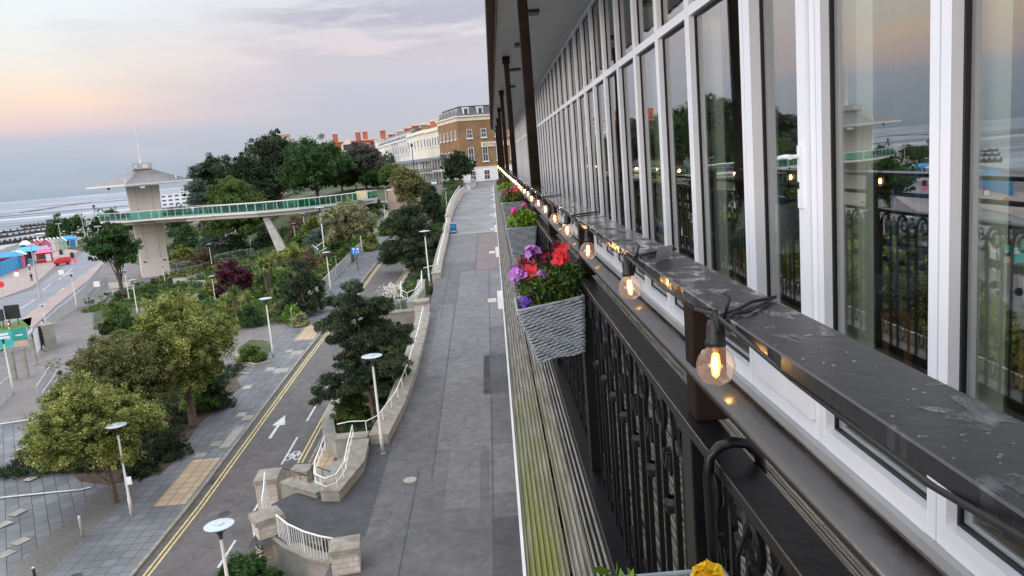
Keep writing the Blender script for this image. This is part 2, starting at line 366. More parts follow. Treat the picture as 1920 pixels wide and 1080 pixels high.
leafmat('leaf_grey', [(.05,.05,.042), (.09,.085,.07), (.13,.12,.10), (.17,.155,.13)])
leafmat('leaf_brown', [(.06,.05,.025), (.13,.10,.05), (.20,.15,.08), (.25,.20,.11)])
leafmat('leaf_purple', [(.025,.006,.012), (.06,.012,.025), (.10,.022,.04), (.13,.035,.055)])
leafmat('leaf_blue', [(.03,.055,.045), (.07,.11,.09), (.12,.17,.14), (.18,.24,.2)])
leafmat('petal_red', [(.55,.015,.02), (.72,.03,.05), (.80,.08,.09)], trans=.2)
leafmat('petal_lilac', [(.38,.12,.48), (.50,.2,.60), (.62,.33,.70)], trans=.2)
leafmat('petal_violet', [(.10,.03,.40), (.16,.06,.55), (.24,.12,.6)], trans=.2)
leafmat('petal_maroon', [(.10,.005,.015), (.20,.01,.03), (.55,.30,.30)], trans=.2)
leafmat('petal_pink', [(.60,.03,.22), (.72,.06,.32), (.75,.12,.4)], trans=.2)
leafmat('petal_yellow', [(.75,.42,.01), (.80,.55,.02), (.85,.62,.04)], trans=.2)
leafmat('petal_white', [(.6,.58,.5), (.7,.68,.6), (.75,.73,.68)], trans=.2)
for nm, c in dict(blue=(.03,.22,.48), sky_blue=(.05,.30,.55), teal=(.03,.28,.24), pink=(.60,.12,.22), red=(.55,.03,.03), cream=(.62,.52,.33), mint=(.30,.50,.38), peach=(.6,.38,.25), yellow=(.6,.5,.15), white=(.68,.69,.70), black=(.02,.02,.022), sign_blue=(.02,.20,.55), turquoise=(.05,.42,.40), bin_blue=(.02,.13,.25)).items():
    mat('paint_'+nm, c, tuple(min(1, q*1.2) for q in c), 2, .6)
glassmat('window_glass', (.90,.95,.93), 1.9, .60, .20, wavy=.22)
glassmat('green_glass', (.50,.86,.77), 4, .6, .06)
# bulb glass: clear tinted globe, its glow put in as faint emission of the glass
gm = glassmat('bulb_glass', (1,.93,.87), 3.5, .9, .04)
_t = gm.node_tree; _e = _t.nodes.new('ShaderNodeEmission'); _e.inputs[0].default_value = (1,.5,.3,1); _e.inputs[1].default_value = .07
_a = _t.nodes.new('ShaderNodeAddShader'); _mo = _t.nodes['Material Output']; _s = _mo.inputs[0].links[0].from_socket
_t.links.new(_s, _a.inputs[0]); _t.links.new(_e.outputs[0], _a.inputs[1]); _t.links.new(_a.outputs[0], _mo.inputs[0])
# ================================================================ GROUND, ROADS, WATER (the setting)
xs = sorted(set([-2500,-1600,-1000,-700,-500,-400,-330]+list(range(-280,-60,8))+list(range(-60,-23,2))+[-24,-20.6,-16.7,-12,-7.6,-6.4,0,10,40,100,250,600,1500]))
ys = sorted(set([-300,-100,-40,0,10]+YK+list(range(20,160,4))+list(range(160,320,8))+[340,380,440,520,620,760,1000,1500,2500,4000]))
mb = MB(); nx = len(xs)
mb.v = [(x, y, low(x, y)-(.06 if -16.7 < x < -6 else 0)) for y in ys for x in xs]
mb.f = [(j*nx+i, j*nx+i+1, (j+1)*nx+i+1, (j+1)*nx+i) for j in range(len(ys)-1) for i in range(nx-1)]
struct('ground', mb, 'path', smooth=True)

def rng(a, b, st=4.0):
    k = [a]+[v for v in set(YK+YP) if a < v < b]+[b]; out = []
    k = sorted(k)
    for p, q in zip(k, k[1:]):
        n = max(1, int(math.ceil((q-p)/st))); out += [p+(q-p)*i/n for i in range(n)]
    return out+[b]
def strip_mb(xa, xb, yy, off, fn=None, skirt=0, mbx=None):
    mb = mbx or MB(); fn = fn or low; A = lambda f_, y: f_(y) if callable(f_) else f_
    v = []; n = len(yy)
    for y in yy:
        a, b = A(xa, y), A(xb, y); v += [(a, y, fn(a, y)+off), (b, y, fn(b, y)+off)]
    f = [(2*i, 2*i+1, 2*i+3, 2*i+2) for i in range(n-1)]
    if skirt:
        v += [(p[0], p[1], p[2]-skirt) for p in v[:2*n]]
        f += [(2*i, 2*i+2, 2*n+2*i+2, 2*n+2*i) for i in range(n-1)]+[(2*i+3, 2*i+1, 2*n+2*i+1, 2*n+2*i+3) for i in range(n-1)]
        f += [(0, 2*n, 2*n+1, 1), (2*n-2, 2*n-1, 4*n-1, 4*n-2)]
    return mb.add(v, f)
def strip(name, xa, xb, y0, y1, off, m, fn=None, skirt=0, st=4.0):
    return struct(name, strip_mb(xa, xb, rng(y0, y1, st), off, fn, skirt), m)
def px_road(y): return float(np.interp(y, [0, 130, 160, 200], [-16.7, -16.7, -15.5, -14.0]))
strip('road', lambda y: px_road(y)-.05, lambda y: -11.55, 10, 240, .0, 'asphalt_road')
# kerbs: real steps
strip('kerb', lambda y: px_road(y)-.18, px_road, 10, 200, .125, 'coping', skirt=.3)
strip('kerb', -11.6, -11.45, 41, 105, .10, 'coping', skirt=.3)
strip('pavement', lambda y: -20.6, lambda y: px_road(y)-.18, 10, 130, .12, 'paver', skirt=.4)
strip('pavement', -11.45, -9.2, 36, 47, .095, 'asphalt_patch', skirt=.3)
# yellow and white lines
for nm, x0 in (('yellow_line', -16.35), ('yellow_line', -16.12)):
    strip(nm, lambda y: x0+(px_road(y)+16.7), lambda y: x0+.10+(px_road(y)+16.7), 18, 170, .008, 'road_yellow')
for x0 in (-12.30, -12.06): strip('yellow_line', x0, x0+.10, 41.2, 118, .008, 'road_yellow')
for a, b in ((26.8,29.3),(30.9,33.2),(36,37.2),(41.2,44.9),(47.4,50.6),(53.5,56.5),(59.5,62.5),(66,69),(73,76),(80,83),(88,91)):
    strip('lane_dash', -13.22, -13.10, a, b, .008, 'road_white')
# arrow
a = hit(520, 800); mb = MB(); ax, ay = -14.9, 46.7
zr = lambda x, y: low(x, y)+.009
def drape(pts, fn=None, off=.009):
    fn = fn or low
    return [(x, y, fn(x, y)+off) for x, y in pts]
mb.add(drape([(ax-.10,ay-1.6),(ax+.10,ay-1.6),(ax+.10,ay+.4),(ax-.10,ay+.4)]), [(0,1,2,3)])
mb.add(drape([(ax-.42,ay+.4),(ax+.42,ay+.4),(ax,ay+2.1)]), [(0,1,2)])
struct('direction_arrow_marking', mb, 'road_white')
# bicycle symbol: wheels and frame lines
mb = MB()
def line(mb, p, q, wd=.05, fn=None, off=.010):
    d = Vector((q[0]-p[0], q[1]-p[1])); d.normalize(); nn = Vector((-d.y, d.x))*wd/2
    mb.add(drape([(p[0]-nn.x, p[1]-nn.y), (q[0]-nn.x, q[1]-nn.y), (q[0]+nn.x, q[1]+nn.y), (p[0]+nn.x, p[1]+nn.y)], fn, off), [(0,1,2,3)])
for cx in (-12.98, -12.46):
    for i in range(14):
        t0, t1 = 2*math.pi*i/14, 2*math.pi*(i+1)/14
        line(mb, (cx+.19*math.cos(t0), 42.1+.42*math.sin(t0)), (cx+.19*math.cos(t1), 42.1+.42*math.sin(t1)), .09)
for p, q in (((-12.98,42.1),(-12.85,42.8)),((-12.85,42.8),(-12.5,42.8)),((-12.5,42.8),(-12.46,42.1)),((-12.98,42.1),(-12.7,42.0)),((-12.7,42.0),(-12.85,42.8)),((-12.7,42.0),(-12.5,42.8))): line(mb, p, q, .08, off=.013)
struct('cycle_lane_marking', mb, 'road_white')
# lighter slabs and tactile paving on the pavement
def slab(name, x0, x1, y0, y1, m, off=.126, fn=None): strip(name, x0, x1, y0, y1, off, m, fn)
slab('tactile_paving', -18.65, -17.0, 37.2, 42.6, 'tactile')
slab('tactile_paving', -18.75, -17.0, 66.5, 72.5, 'tactile')
slab('tactile_paving', -11.35, -10.2, 38.4, 42.8, 'tactile', .101)
for x0, x1, y0, y1 in ((-17.6,-17.0,44.0,47.2),(-18.3,-17.7,44.4,45.1),(-18.7,-18.1,42.9,43.5),(-17.6,-17.0,48.2,49),(-18.2,-17.6,48.9,49.6),(-18.1,-17.0,57.5,58.6),(-18.9,-18.2,58.2,59),(-17.9,-17.0,62,63.2),(-18.6,-18,62.9,63.7),(-19.5,-18.9,54.4,55.2)):
    slab('pale_slab', x0, x1, y0, y1, 'concrete', .127)
# plaza: slate pavers seaward of the pavement, lower left
def plx(y): return float(np.interp(y, [10, 40.6, 41, 46, 52], [-20.6, -20.6, -20.6, -23.5, -26]))
strip('plaza', lambda y: -62, plx, 10, 52, .115, 'paver_diag', skirt=.3, st=3)
strip('plaza_band', -22.6, -20.6, 10, 40, .121, 'paver_brown')
for (p, q) in (((0,798),(150,776)),((0,937),(150,922)),((150,922),(172,917))):
    a, b = hit(*p), hit(*q); mb = MB(); n = 10
    pts = [(a[0]+(b[0]-a[0])*i/n, a[1]+(b[1]-a[1])*i/n) for i in range(n+1)]
    for u, v_ in zip(pts, pts[1:]): line(mb, u, v_, .16, off=.126)
    struct('white_paving_line', mb, 'road_white')
for (px, py) in ((40,845),(52,861),(40,1019),(8,987),(34,965),(60,900),(12,1043)):
    a = hit(px, py); mb = MB()
    mb.add(drape([(a[0]-.42, a[1]-.20), (a[0]+.10, a[1]-.42), (a[0]+.42, a[1]+.16), (a[0]-.10, a[1]+.40)], None, .124), [(0,1,2,3)])
    struct('pale_slab', mb, 'concrete')

# raised promenade (right), with patches of newer tarmac
def pz(x, y): return zprom(x, y)
def plw(y): return float(np.interp(y, [0, 28, 28.1, 40, 45, 130, 150, 200, 300], [-7.4, -7.4, -7.0, -6.4, -5.9, -6.7, -6.2, -7.6, -14]))
strip('promenade', plw, 3.5, 0, 300, 0, 'asphalt_dark', pz)
strip('promenade_landing', lambda y: float(np.interp(y,[28.4,32.2,33.6,38.6],[-10.8,-10.8,-8.4,-8.1])), -6.2, 28.4, 38.6, 0.004, 'asphalt_patch', pz, st=.7)
for xa, xb, y0, y1, m in ((-6.2,2,97,230,'promenade_block'),(-5.9,2,95.6,97,'coping'),(-2.4,1,74,94.5,'asphalt_reddish'),(-5.7,-2.45,78,95.5,'asphalt_light'),(-3.9,-1.2,36,73.5,'asphalt_light'),(-1.15,1,55,73,'asphalt_light'),
    (-1.6,1,42.5,49,'asphalt_patch'),(-3.2,-1.7,30,36,'asphalt_light'),(-1.2,1,24,29,'asphalt_patch'),(-1.3,1,31,36,'asphalt_light'),(-5.2,-4.0,46,62,'asphalt_light')):
    strip('tarmac_patch', xa, xb, y0, y1, .006, m, pz)
for xa, y0, y1 in ((-4.6,20,34),(-3.95,33,74),(-1.18,27,74),(-2.5,72,95),(-5.0,58,80)):
    strip('tarmac_seam', xa, xa+.05, y0, y1, .010, 'asphalt_patch', pz)

# sea front road, central strip, pavement, beach and sea
def poly_px(name, pts, m, off, z=None, n=6, skirt=0):
    P = []
    for i in range(len(pts)):
        a, b = pts[i], pts[(i+1) % len(pts)]
        for k in range(n): P.append(tuple(hit(a[0]+(b[0]-a[0])*k/n, a[1]+(b[1]-a[1])*k/n)[:2]))
    return poly(name, P, m, off, skirt)
def poly(name, P, m, off, skirt=0, kind=True, cell=5.0):
    import bmesh
    bm = bmesh.new(); vs_ = [bm.verts.new((x, y, 0)) for x, y in P]; bm.faces.new(vs_)
    xs_ = [p[0] for p in P]; ys_ = [p[1] for p in P]
    for ax_, lo_, hi_ in ((0, min(xs_), max(xs_)), (1, min(ys_), max(ys_))):
        k = math.ceil(lo_/cell)*cell
        while k < hi_:
            co = (k, 0, 0) if ax_ == 0 else (0, k, 0); no = (1, 0, 0) if ax_ == 0 else (0, 1, 0)
            bmesh.ops.bisect_plane(bm, geom=bm.verts[:]+bm.edges[:]+bm.faces[:], plane_co=co, plane_no=no); k += cell
    bmesh.ops.triangulate(bm, faces=bm.faces[:])
    if bm.faces[:] and sum(f_.normal.z*f_.calc_area() for f_ in bm.faces) < 0: bmesh.ops.reverse_faces(bm, faces=bm.faces[:])
    bd = [e for e in bm.edges if e.is_boundary]
    for v_ in bm.verts: v_.co.z = low(v_.co.x, v_.co.y)+off
    if skirt:
        r_ = bmesh.ops.extrude_edge_only(bm, edges=bd)
        for g in r_['geom']:
            if isinstance(g, bmesh.types.BMVert): g.co.z -= skirt
    me = bpy.data.meshes.new(name); bm.to_mesh(me); bm.free(); me.materials.append(MAT[m])
    o = bpy.data.objects.new(name, me); C.objects.link(o)
    if kind: tag(o, kind='structure')
    return o
poly_px('sea_front_promenade', [(-260,700),(0,560),(60,538),(100,502),(160,462),(186,425),(205,398),(196,388),(160,425),(130,455),(60,500),(-60,530),(-300,600)], 'pink_paving', .06)
poly_px('sea_front_road', [(-200,720),(0,590),(40,640),(100,590),(160,540),(196,490),(215,430),(212,392),(190,432),(170,465),(105,510),(60,545),(0,562),(-250,690)], 'asphalt_sea', .03)
poly_px('central_reservation', [(60,618),(105,575),(165,528),(197,492),(190,490),(150,520),(92,562),(40,600)], 'pink_paving', .12)
poly_px('lawn', [(-60,640),(0,612),(60,596),(58,610),(40,632),(0,660),(-40,680)], 'lawn', .12)
for p, q in (((0,545),(60,522)),((38,580),(66,562)),((80,545),(96,532)),((110,525),(135,505)),((60,590),(120,540))):
    a, b = hit(*p), hit(*q); mb = MB(); line(mb, a, b, .18, off=.045); struct('lane_dash', mb, 'road_white')
# zigzag line
mb = MB(); z_ = [hit(*p) for p in ((52,628),(60,618),(57,612),(66,606),(64,600),(74,594),(72,588),(82,580))]
for p, q in zip(z_, z_[1:]): line(mb, p, q, .15, off=.05)
struct('zigzag_marking', mb, 'road_white')

# sea: mud flats with long streaks of water
m = bpy.data.materials.new('tidal_flat'); m.use_nodes = True; t = m.node_tree; b = t.nodes['Principled BSDF']
g = t.nodes.new('ShaderNodeNewGeometry'); mp = t.nodes.new('ShaderNodeMapping'); mp.inputs['Rotation'].default_value = (0, 0, R(8)); mp.inputs['Scale'].default_value = (.0022, .009, 1)
n = t.nodes.new('ShaderNodeTexNoise'); n.inputs['Detail'].default_value = 9; n.inputs['Roughness'].default_value = .62; n.inputs['Scale'].default_value = 1.2
t.links.new(g.outputs['Position'], mp.inputs[0]); t.links.new(mp.outputs[0], n.inputs['Vector'])
r = t.nodes.new('ShaderNodeValToRGB'); cr = r.color_ramp
for _ in range(2): cr.elements.new(.5)
for e, (p, c) in zip(cr.elements, ((.38,(.07,.08,.10)),(.47,(.14,.16,.19)),(.55,(.24,.26,.30)),(.66,(.33,.35,.39)))): e.position = p; e.color = (*c, 1)
t.links.new(n.outputs[0], r.inputs[0]); t.links.new(r.outputs[0], b.inputs['Base Color'])
q = t.nodes.new('ShaderNodeMapRange'); q.inputs[1].default_value = .42; q.inputs[2].default_value = .6; q.inputs[3].default_value = .8; q.inputs[4].default_value = .42; b.inputs['Specular IOR Level'].default_value = .3
t.links.new(n.outputs[0], q.inputs[0]); t.links.new(q.outputs[0], b.inputs['Roughness'])
MAT['tidal_flat'] = m
mb = MB(); SEA = -18.9
mb.add([(-40000,-40000,SEA),(40000,-40000,SEA),(40000,50000,SEA),(-40000,50000,SEA)], [(0,1,2,3)]); struct('sea', mb, 'tidal_flat')
mat('far_land', (.22,.25,.28), (.28,.31,.33), .002, .9)
mb = MB(); pts = []
for i in range(25):
    a_ = R(-38+i*1.5); d_ = 9000; pts.append((math.sin(a_)*d_, math.cos(a_)*d_))
rnd = random.Random(3); prev = None
v = []; fcs = []
for i, (x, y) in enumerate(pts):
    h = 5+rnd.random()*12*math.sin(math.pi*i/24); v += [(x, y, SEA-1), (x*1.04, y*1.04, SEA+h), (x*1.3, y*1.3, SEA-1)]
for i in range(24): o_ = 3*i; fcs += [(o_, o_+3, o_+4, o_+1), (o_+1, o_+4, o_+5, o_+2)]
mb.add(v, fcs); struct('far_shore', mb, 'far_land')
# garden beds with stone edging
for nm, pts, m in (('planting_bed', [(150,905),(205,912),(300,893),(330,866),(372,800),(452,728),(430,690),(330,690),(250,740),(150,800),(95,850)], 'soil'),
                   ('planting_bed', [(546,613),(575,582),(620,532),(690,462),(684,446),(655,450),(600,400),(540,420),(430,470),(405,500),(420,530),(470,560),(480,590),(520,600)], 'ground_green'),
                   ('planting_bed', [(468,668),(500,668),(512,655),(500,642),(470,640),(448,655),(445,668)], 'ground_green'),
                   ('planting_bed', [(176,618),(215,622),(262,610),(262,580),(230,570),(195,575),(176,590)], 'ground_green'),
                   ('planting_bed', [(430,575),(440,610),(478,606),(505,570),(455,545)], 'ground_green'),
                   ('hillside_bed', [(300,500),(395,480),(520,468),(600,450),(560,425),(300,440)], 'ground_green')):
    poly_px(nm, pts, m, .16, n=3, skirt=.3)
strip('planting_bed', lambda y: float(np.interp(y,[39,41,43,45,48],[-8.2,-9.4,-10.6,-11.1,-11.2])), -7.0, 39, 100, .5, 'soil', skirt=.6, st=1)
strip('planting_bed', -11.2, -7.3, 104, 190, .8, 'ground_green', skirt=.9)
strip('planting_bed', -11.5, -6.5, 12, 27.6, .8, 'soil', skirt=.9)

poly('hillside', [(-24,132),(-21,150),(-19,172),(-22,205),(-38,262),(-60,345),(-190,430),(-200,320),(-110,215),(-80,172),(-60,158)], 'ground_green', .12, .4)
# drain and manhole covers, gullies
for (x, y, fn_, off_) in ((-3.2,44.5,pz,.012),(-4.9,33,pz,.012),(-2.1,61,pz,.012),(-14.6,36,low,.01),(-14.2,58,low,.01),(-19.3,31,low,.128)):
    mb = MB(); mb.add(drape([(x+.30*math.cos(a_*math.pi/8), y+.30*math.sin(a_*math.pi/8)) for a_ in range(16)], fn_, off_), [tuple(range(16))]); struct('manhole_cover', mb, 'concrete' if fn_ is pz and x < -4 else 'dark_metal')
for y in (28, 39.5, 52, 66, 84): strip('road_gully', -16.66, -16.4, y, y+.5, .012, 'dark_metal')
# ================================================================ THE HOTEL WITH ITS BALCONY (right)
XF = 1.33; ZD = -1.35; ZC = 1.755; YE = 46.0; YB = -1.6
hotel = thing('hotel_building', 'white framed glazed hotel front with timber balcony deck and grey soffit on the right', 'building', (5, 0, -15))
# deck material: weathered grooved boards with moss near the outer edge
m = bpy.data.materials.new('deck_wood'); m.use_nodes = True; t = m.node_tree; b = t.nodes['Principled BSDF']
g = t.nodes.new('ShaderNodeNewGeometry'); mp = t.nodes.new('ShaderNodeMapping'); mp.inputs['Scale'].default_value = (30, 1.6, 10)
n = t.nodes.new('ShaderNodeTexNoise'); n.inputs['Scale'].default_value = 2; n.inputs['Detail'].default_value = 8; n.inputs['Roughness'].default_value = .65
t.links.new(g.outputs['Position'], mp.inputs[0]); t.links.new(mp.outputs[0], n.inputs['Vector'])
r = t.nodes.new('ShaderNodeValToRGB'); r.color_ramp.elements[0].position = .3; r.color_ramp.elements[1].position = .72
r.color_ramp.elements[0].color = (.07,.06,.05,1); r.color_ramp.elements[1].color = (.40,.37,.32,1); t.links.new(n.outputs[0], r.inputs[0])
n2 = t.nodes.new('ShaderNodeTexNoise'); n2.inputs['Scale'].default_value = 1; n2.inputs['Detail'].default_value = 6
mp2 = t.nodes.new('ShaderNodeMapping'); mp2.inputs['Scale'].default_value = (9, 1.3, 3); t.links.new(g.outputs['Position'], mp2.inputs[0]); t.links.new(mp2.outputs[0], n2.inputs['Vector'])
sp = t.nodes.new('ShaderNodeSeparateXYZ'); t.links.new(g.outputs['Position'], sp.inputs[0])
def tm(op, a, b_=None, c=None, cl=False):
    q = t.nodes.new('ShaderNodeMath'); q.operation = op; q.use_clamp = cl
    for i, v in enumerate((a, b_, c)):
        if v is None: continue
        if isinstance(v, (int, float)): q.inputs[i].default_value = v
        else: t.links.new(v, q.inputs[i])
    return q.outputs[0]
mo = tm('MULTIPLY', tm('MULTIPLY_ADD', sp.outputs[1], -.28, 1.55, True), tm('MULTIPLY_ADD', sp.outputs[0], -6., 1.55, True))
mo = tm('MULTIPLY', mo, tm('MULTIPLY_ADD', n2.outputs[0], 4.5, -1.6, True))
mx = t.nodes.new('ShaderNodeMix'); mx.data_type = 'RGBA'; t.links.new(mo, mx.inputs[0]); t.links.new(r.outputs[0], mx.inputs[6]); mx.inputs[7].default_value = (.19,.20,.03,1)
t.links.new(mx.outputs[2], b.inputs['Base Color']); b.inputs['Roughness'].default_value = .6
bp = t.nodes.new('ShaderNodeBump'); bp.inputs['Strength'].default_value = .5; bp.inputs['Distance'].default_value = .004; t.links.new(n.outputs[0], bp.inputs['Height']); t.links.new(bp.outputs[0], b.inputs['Normal'])
MAT['deck_wood'] = m
# wet top-rail material: dark slatey timber, puddles of rain mirror the sky
m = bpy.data.materials.new('wet_rail'); m.use_nodes = True; t = m.node_tree; b = t.nodes['Principled BSDF']
g = t.nodes.new('ShaderNodeNewGeometry'); mp = t.nodes.new('ShaderNodeMapping'); mp.inputs['Scale'].default_value = (24, 15, 5)
n = t.nodes.new('ShaderNodeTexNoise'); n.inputs['Scale'].default_value = 1.; n.inputs['Detail'].default_value = 4; n.inputs['Roughness'].default_value = .5; n.inputs['Distortion'].default_value = .35
t.links.new(g.outputs['Position'], mp.inputs[0]); t.links.new(mp.outputs[0], n.inputs['Vector'])
sp = t.nodes.new('ShaderNodeSeparateXYZ'); t.links.new(g.outputs['Position'], sp.inputs[0])
pud = tm('MULTIPLY_ADD', tm('ADD', n.outputs[0], tm('MULTIPLY', tm('MINIMUM', sp.outputs[1], 3.2), .100)), 9., -5.9, True)
rr_ = tm('MULTIPLY_ADD', pud, -.22, .30); t.links.new(rr_, b.inputs['Roughness'])
mx = t.nodes.new('ShaderNodeMix'); mx.data_type = 'RGBA'; t.links.new(pud, mx.inputs[0]); mx.inputs[6].default_value = (.016,.015,.018,1); mx.inputs[7].default_value = (.06,.062,.066,1); t.links.new(mx.outputs[2], b.inputs['Base Color'])
b.inputs['Specular IOR Level'].default_value = .45
t.links.new(tm('MULTIPLY_ADD', pud, .45, .02), b.inputs['Coat Weight']); b.inputs['Coat Roughness'].default_value = .06
n3 = t.nodes.new('ShaderNodeTexNoise'); n3.inputs['Scale'].default_value = 40; n3.inputs['Detail'].default_value = 3; t.links.new(g.outputs['Position'], n3.inputs['Vector'])
hh = tm('MULTIPLY_ADD', n3.outputs[0], .7, pud)
bp = t.nodes.new('ShaderNodeBump'); bp.inputs['Strength'].default_value = .45; bp.inputs['Distance'].default_value = .003; t.links.new(hh, bp.inputs['Height']); t.links.new(bp.outputs[0], b.inputs['Normal'])
MAT['wet_rail'] = m

def W(mb, name, m, parent=hotel, **k): return mb.build(name, m, parent, world=True, **k)
# lower walls and roof
mb = MB().box((.30, YB-3, -17.5), (11, YE, ZD-.20)); W(mb, 'lower_wall', 'stucco_cream')
mb = MB().box((.10, YB-3, ZC+.09), (11, YE, ZC+.30)); W(mb, 'roof', 'fascia_rust')
mb = MB()
for i in range(56):      # boarded soffit strips
    x0 = .215+i*.0195
    mb.box((x0, YB-3, ZC-.012), (x0+.0165, YE, ZC+.015))
W(mb, 'soffit', 'soffit')
# rusty fascia with a toothed valance hanging from the roof edge
mb = MB().box((.085, YB-3, ZC+.075), (.128, YE, ZC+.32)).box((.200, YB-3, ZC-.014), (.213, YE, ZC+.088)).box((.129, YB-3, ZC+.076), (.199, YE, ZC+.088))
k = 0; y = YB-3
while y < YE:
    p = .11; zz_ = ZC-.013
    mb.add([(.201,y,zz_),(.201,y+p*.5,zz_-.03),(.201,y+p,zz_),(.212,y,zz_),(.212,y+p*.5,zz_-.03),(.212,y+p,zz_)], [(0,1,2),(5,4,3),(0,3,4,1),(1,4,5,2)]); y += p
W(mb, 'fascia', 'fascia_rust')
mb = MB()
for y in (9.6, 12.2, 15.5, 19): mb.box((.5,y,ZC-.05),(.72,y+.22,ZC-.013))
W(mb, 'soffit_lamp', 'dark_metal')
# columns at the rail, inner end walls
for y in (7.2, 13.7, 20.2, 26.7, 33.2, 39.7, 45.5):
    mb = MB().box((.345,y-.06,-.5),(.435,y+.06,ZC-.014)).box((.325,y-.08,ZC-.13),(.455,y+.08,ZC-.015))
    W(mb, 'column', 'column_brown', bevel=.006)
# deck
def board(mb, x0, x1, y0, y1, z, k=8):
    n_ = k*4; prof = []
    for i in range(n_+1):
        u = i/n_; ph = (i % 4); prof.append((x0+(x1-x0)*u, z-(.009 if ph in (2,3) and i < n_ else 0)))
    v = [(x, y0, zz_) for x, zz_ in prof]+[(x, y1, zz_) for x, zz_ in prof]; q = len(prof)
    v += [(x0, y0, z-.03), (x1, y0, z-.03), (x0, y1, z-.03), (x1, y1, z-.03)]
    mb.add(v, [(i, i+1, q+i+1, q+i) for i in range(q-1)]+[(0, q, 2*q+2, 2*q), (q-1, 2*q+1, 2*q+3, 2*q-1), (2*q, 2*q+2, 2*q+3, 2*q+1)])
mb = MB(); ends = [YB-3]
y = YB+.4
for x0 in [.004+.1475*i for i in range(9)]:
    y = YB-3; j = int(x0*100) % 3
    y1 = 1.2+j*1.3
    while y < YE:
        e = min(y1, YE); board(mb, x0, x0+.136, y+.002, e-.002, ZD, 7 if x0 < .2 else 8); y = e; y1 = e+3.6
W(mb, 'deck', 'deck_wood')
mb = MB()
for i in range(100): mb.box((.02, YB-3+i*.5, ZD-.13), (XF, YB-3+i*.5+.05, ZD-.04))
W(mb, 'joists', 'timber_black')
mb = MB().box((-.013, YB-3, ZD-.16), (-.002, YE, ZD+.006)); W(mb, 'deck_edge_trim', 'white_paint')
mb = MB().box((.0, YB-3, ZD-.30), (.30, YE, ZD-.165)); W(mb, 'deck_edge_beam', 'white_paint')
mb = MB()                     # white pipe brackets along the outer edge further on
for i in range(9):
    y = 7.5+i*4.2
    mb.box((-.060,y,ZD-.10),(-.014,y+.5,ZD+.0)).box((-.16,y+.2,ZD-.06),(-.075,y+.24,ZD-.03))
W(mb, 'edge_bracket', 'white_paint')
# ---- glazing: window units (frame > panes)
ym = [1.35, 2.24, 3.10, 3.96, 5.04]
while ym[-1] < YE-1.4: ym.append(ym[-1]+.905)
ym.append(YE)
ZB, ZT, ZTT = -1.27, .79, ZC-.02
def unit(y0, y1, door=False):
    fb = MB(); e = .053; x0, x1 = XF-.03, XF+.05; g = .004
    fb.box((x0, y0+g, ZB-.03), (x1, y0+e, ZTT)).box((x0, y1-e, ZB-.03), (x1, y1-g, ZTT))      # stiles
    fb.box((x0-.002, y0+e, ZB-.03), (x1, y1-e, ZB+.05)); fb.box((x0+.001, y0+e, ZT-.0), (x1, y1-e, ZT+.062)); fb.box((x0+.001, y0+e, ZTT-.045), (x1, y1-e, ZTT))
    if door:
        a, c = y0+e+.006, y1-e-.006; d0 = x0-.016
        fb.box((d0, a, ZB+.055), (x1-.01, a+.088, ZT-.006)).box((d0, c-.088, ZB+.055), (x1-.01, c, ZT-.006)).box((d0+.001, a+.088, ZB+.056), (x1-.01, c-.088, ZB+.20)).box((d0+.001, a+.088, ZT-.10), (x1-.01, c-.088, ZT-.006))
        pa, pc, pb, pt = a+.088, c-.088, ZB+.20, ZT-.10
    else: pa, pc, pb, pt = y0+e, y1-e, ZB+.05, ZT
    fr = W(fb, 'door' if door else 'window', 'upvc')
    kb = MB(); r_ = .012
    for (a, c, b_, t_) in ((pa, pc, pb, pt), (y0+e, y1-e, ZT+.075, ZTT-.045)):
        kb.box((XF+.004, a+.001, b_+.001), (XF+.02, a+r_, t_-.001)).box((XF+.004, c-r_, b_+.001), (XF+.02, c-.001, t_-.001)).box((XF+.004, a+r_, b_+.001), (XF+.02, c-r_, b_+r_)).box((XF+.004, a+r_, t_-r_), (XF+.02, c-r_, t_-.001))
    o = kb.build('gasket', 'gasket'); o.parent = fr; o.location = -fr.parent.location
    for (a, c, b_, t_) in ((pa, pc, pb, pt), (y0+e, y1-e, ZT+.075, ZTT-.045)):
        gb = MB().box((XF+.012, a+r_, b_+r_), (XF+.017, c-r_, t_-r_)); o = gb.build('pane', 'window_glass', fr); o.location = -fr.parent.location
    if door:
        hb = MB().tube([(XF-.05,y0+.115,-.085),(XF-.095,y0+.115,-.085)], .009, 8).tube([(XF-.095,y0+.105,-.085),(XF-.098,y0+.16,-.083),(XF-.095,y0+.235,-.088)], [.011,.010,.009], 8)
        hb.box((XF-.058,y0+.10,-.30),(XF-.045,y0+.13,-.04)); o = hb.build('handle', 'upvc', fr, smooth=False); o.location = -fr.parent.location
        hb = MB().box((XF-.062,y0+.110,-.22),(XF-.057,y0+.120,-.19)); o = hb.build('keyhole', 'gasket', fr); o.location = -fr.parent.location
    return fr
for i, (a, c) in enumerate(zip(ym, ym[1:])): unit(a, c, i == 2)
mb = MB().box((XF-.06, 1.35-.15, ZB-.075), (XF+.06, YE, ZB-.032)); W(mb, 'sill', 'alu')
mb = MB().box((XF-.03, YB-3, ZD), (XF+.06, 1.34, ZTT)); W(mb, 'end_panel', 'upvc')
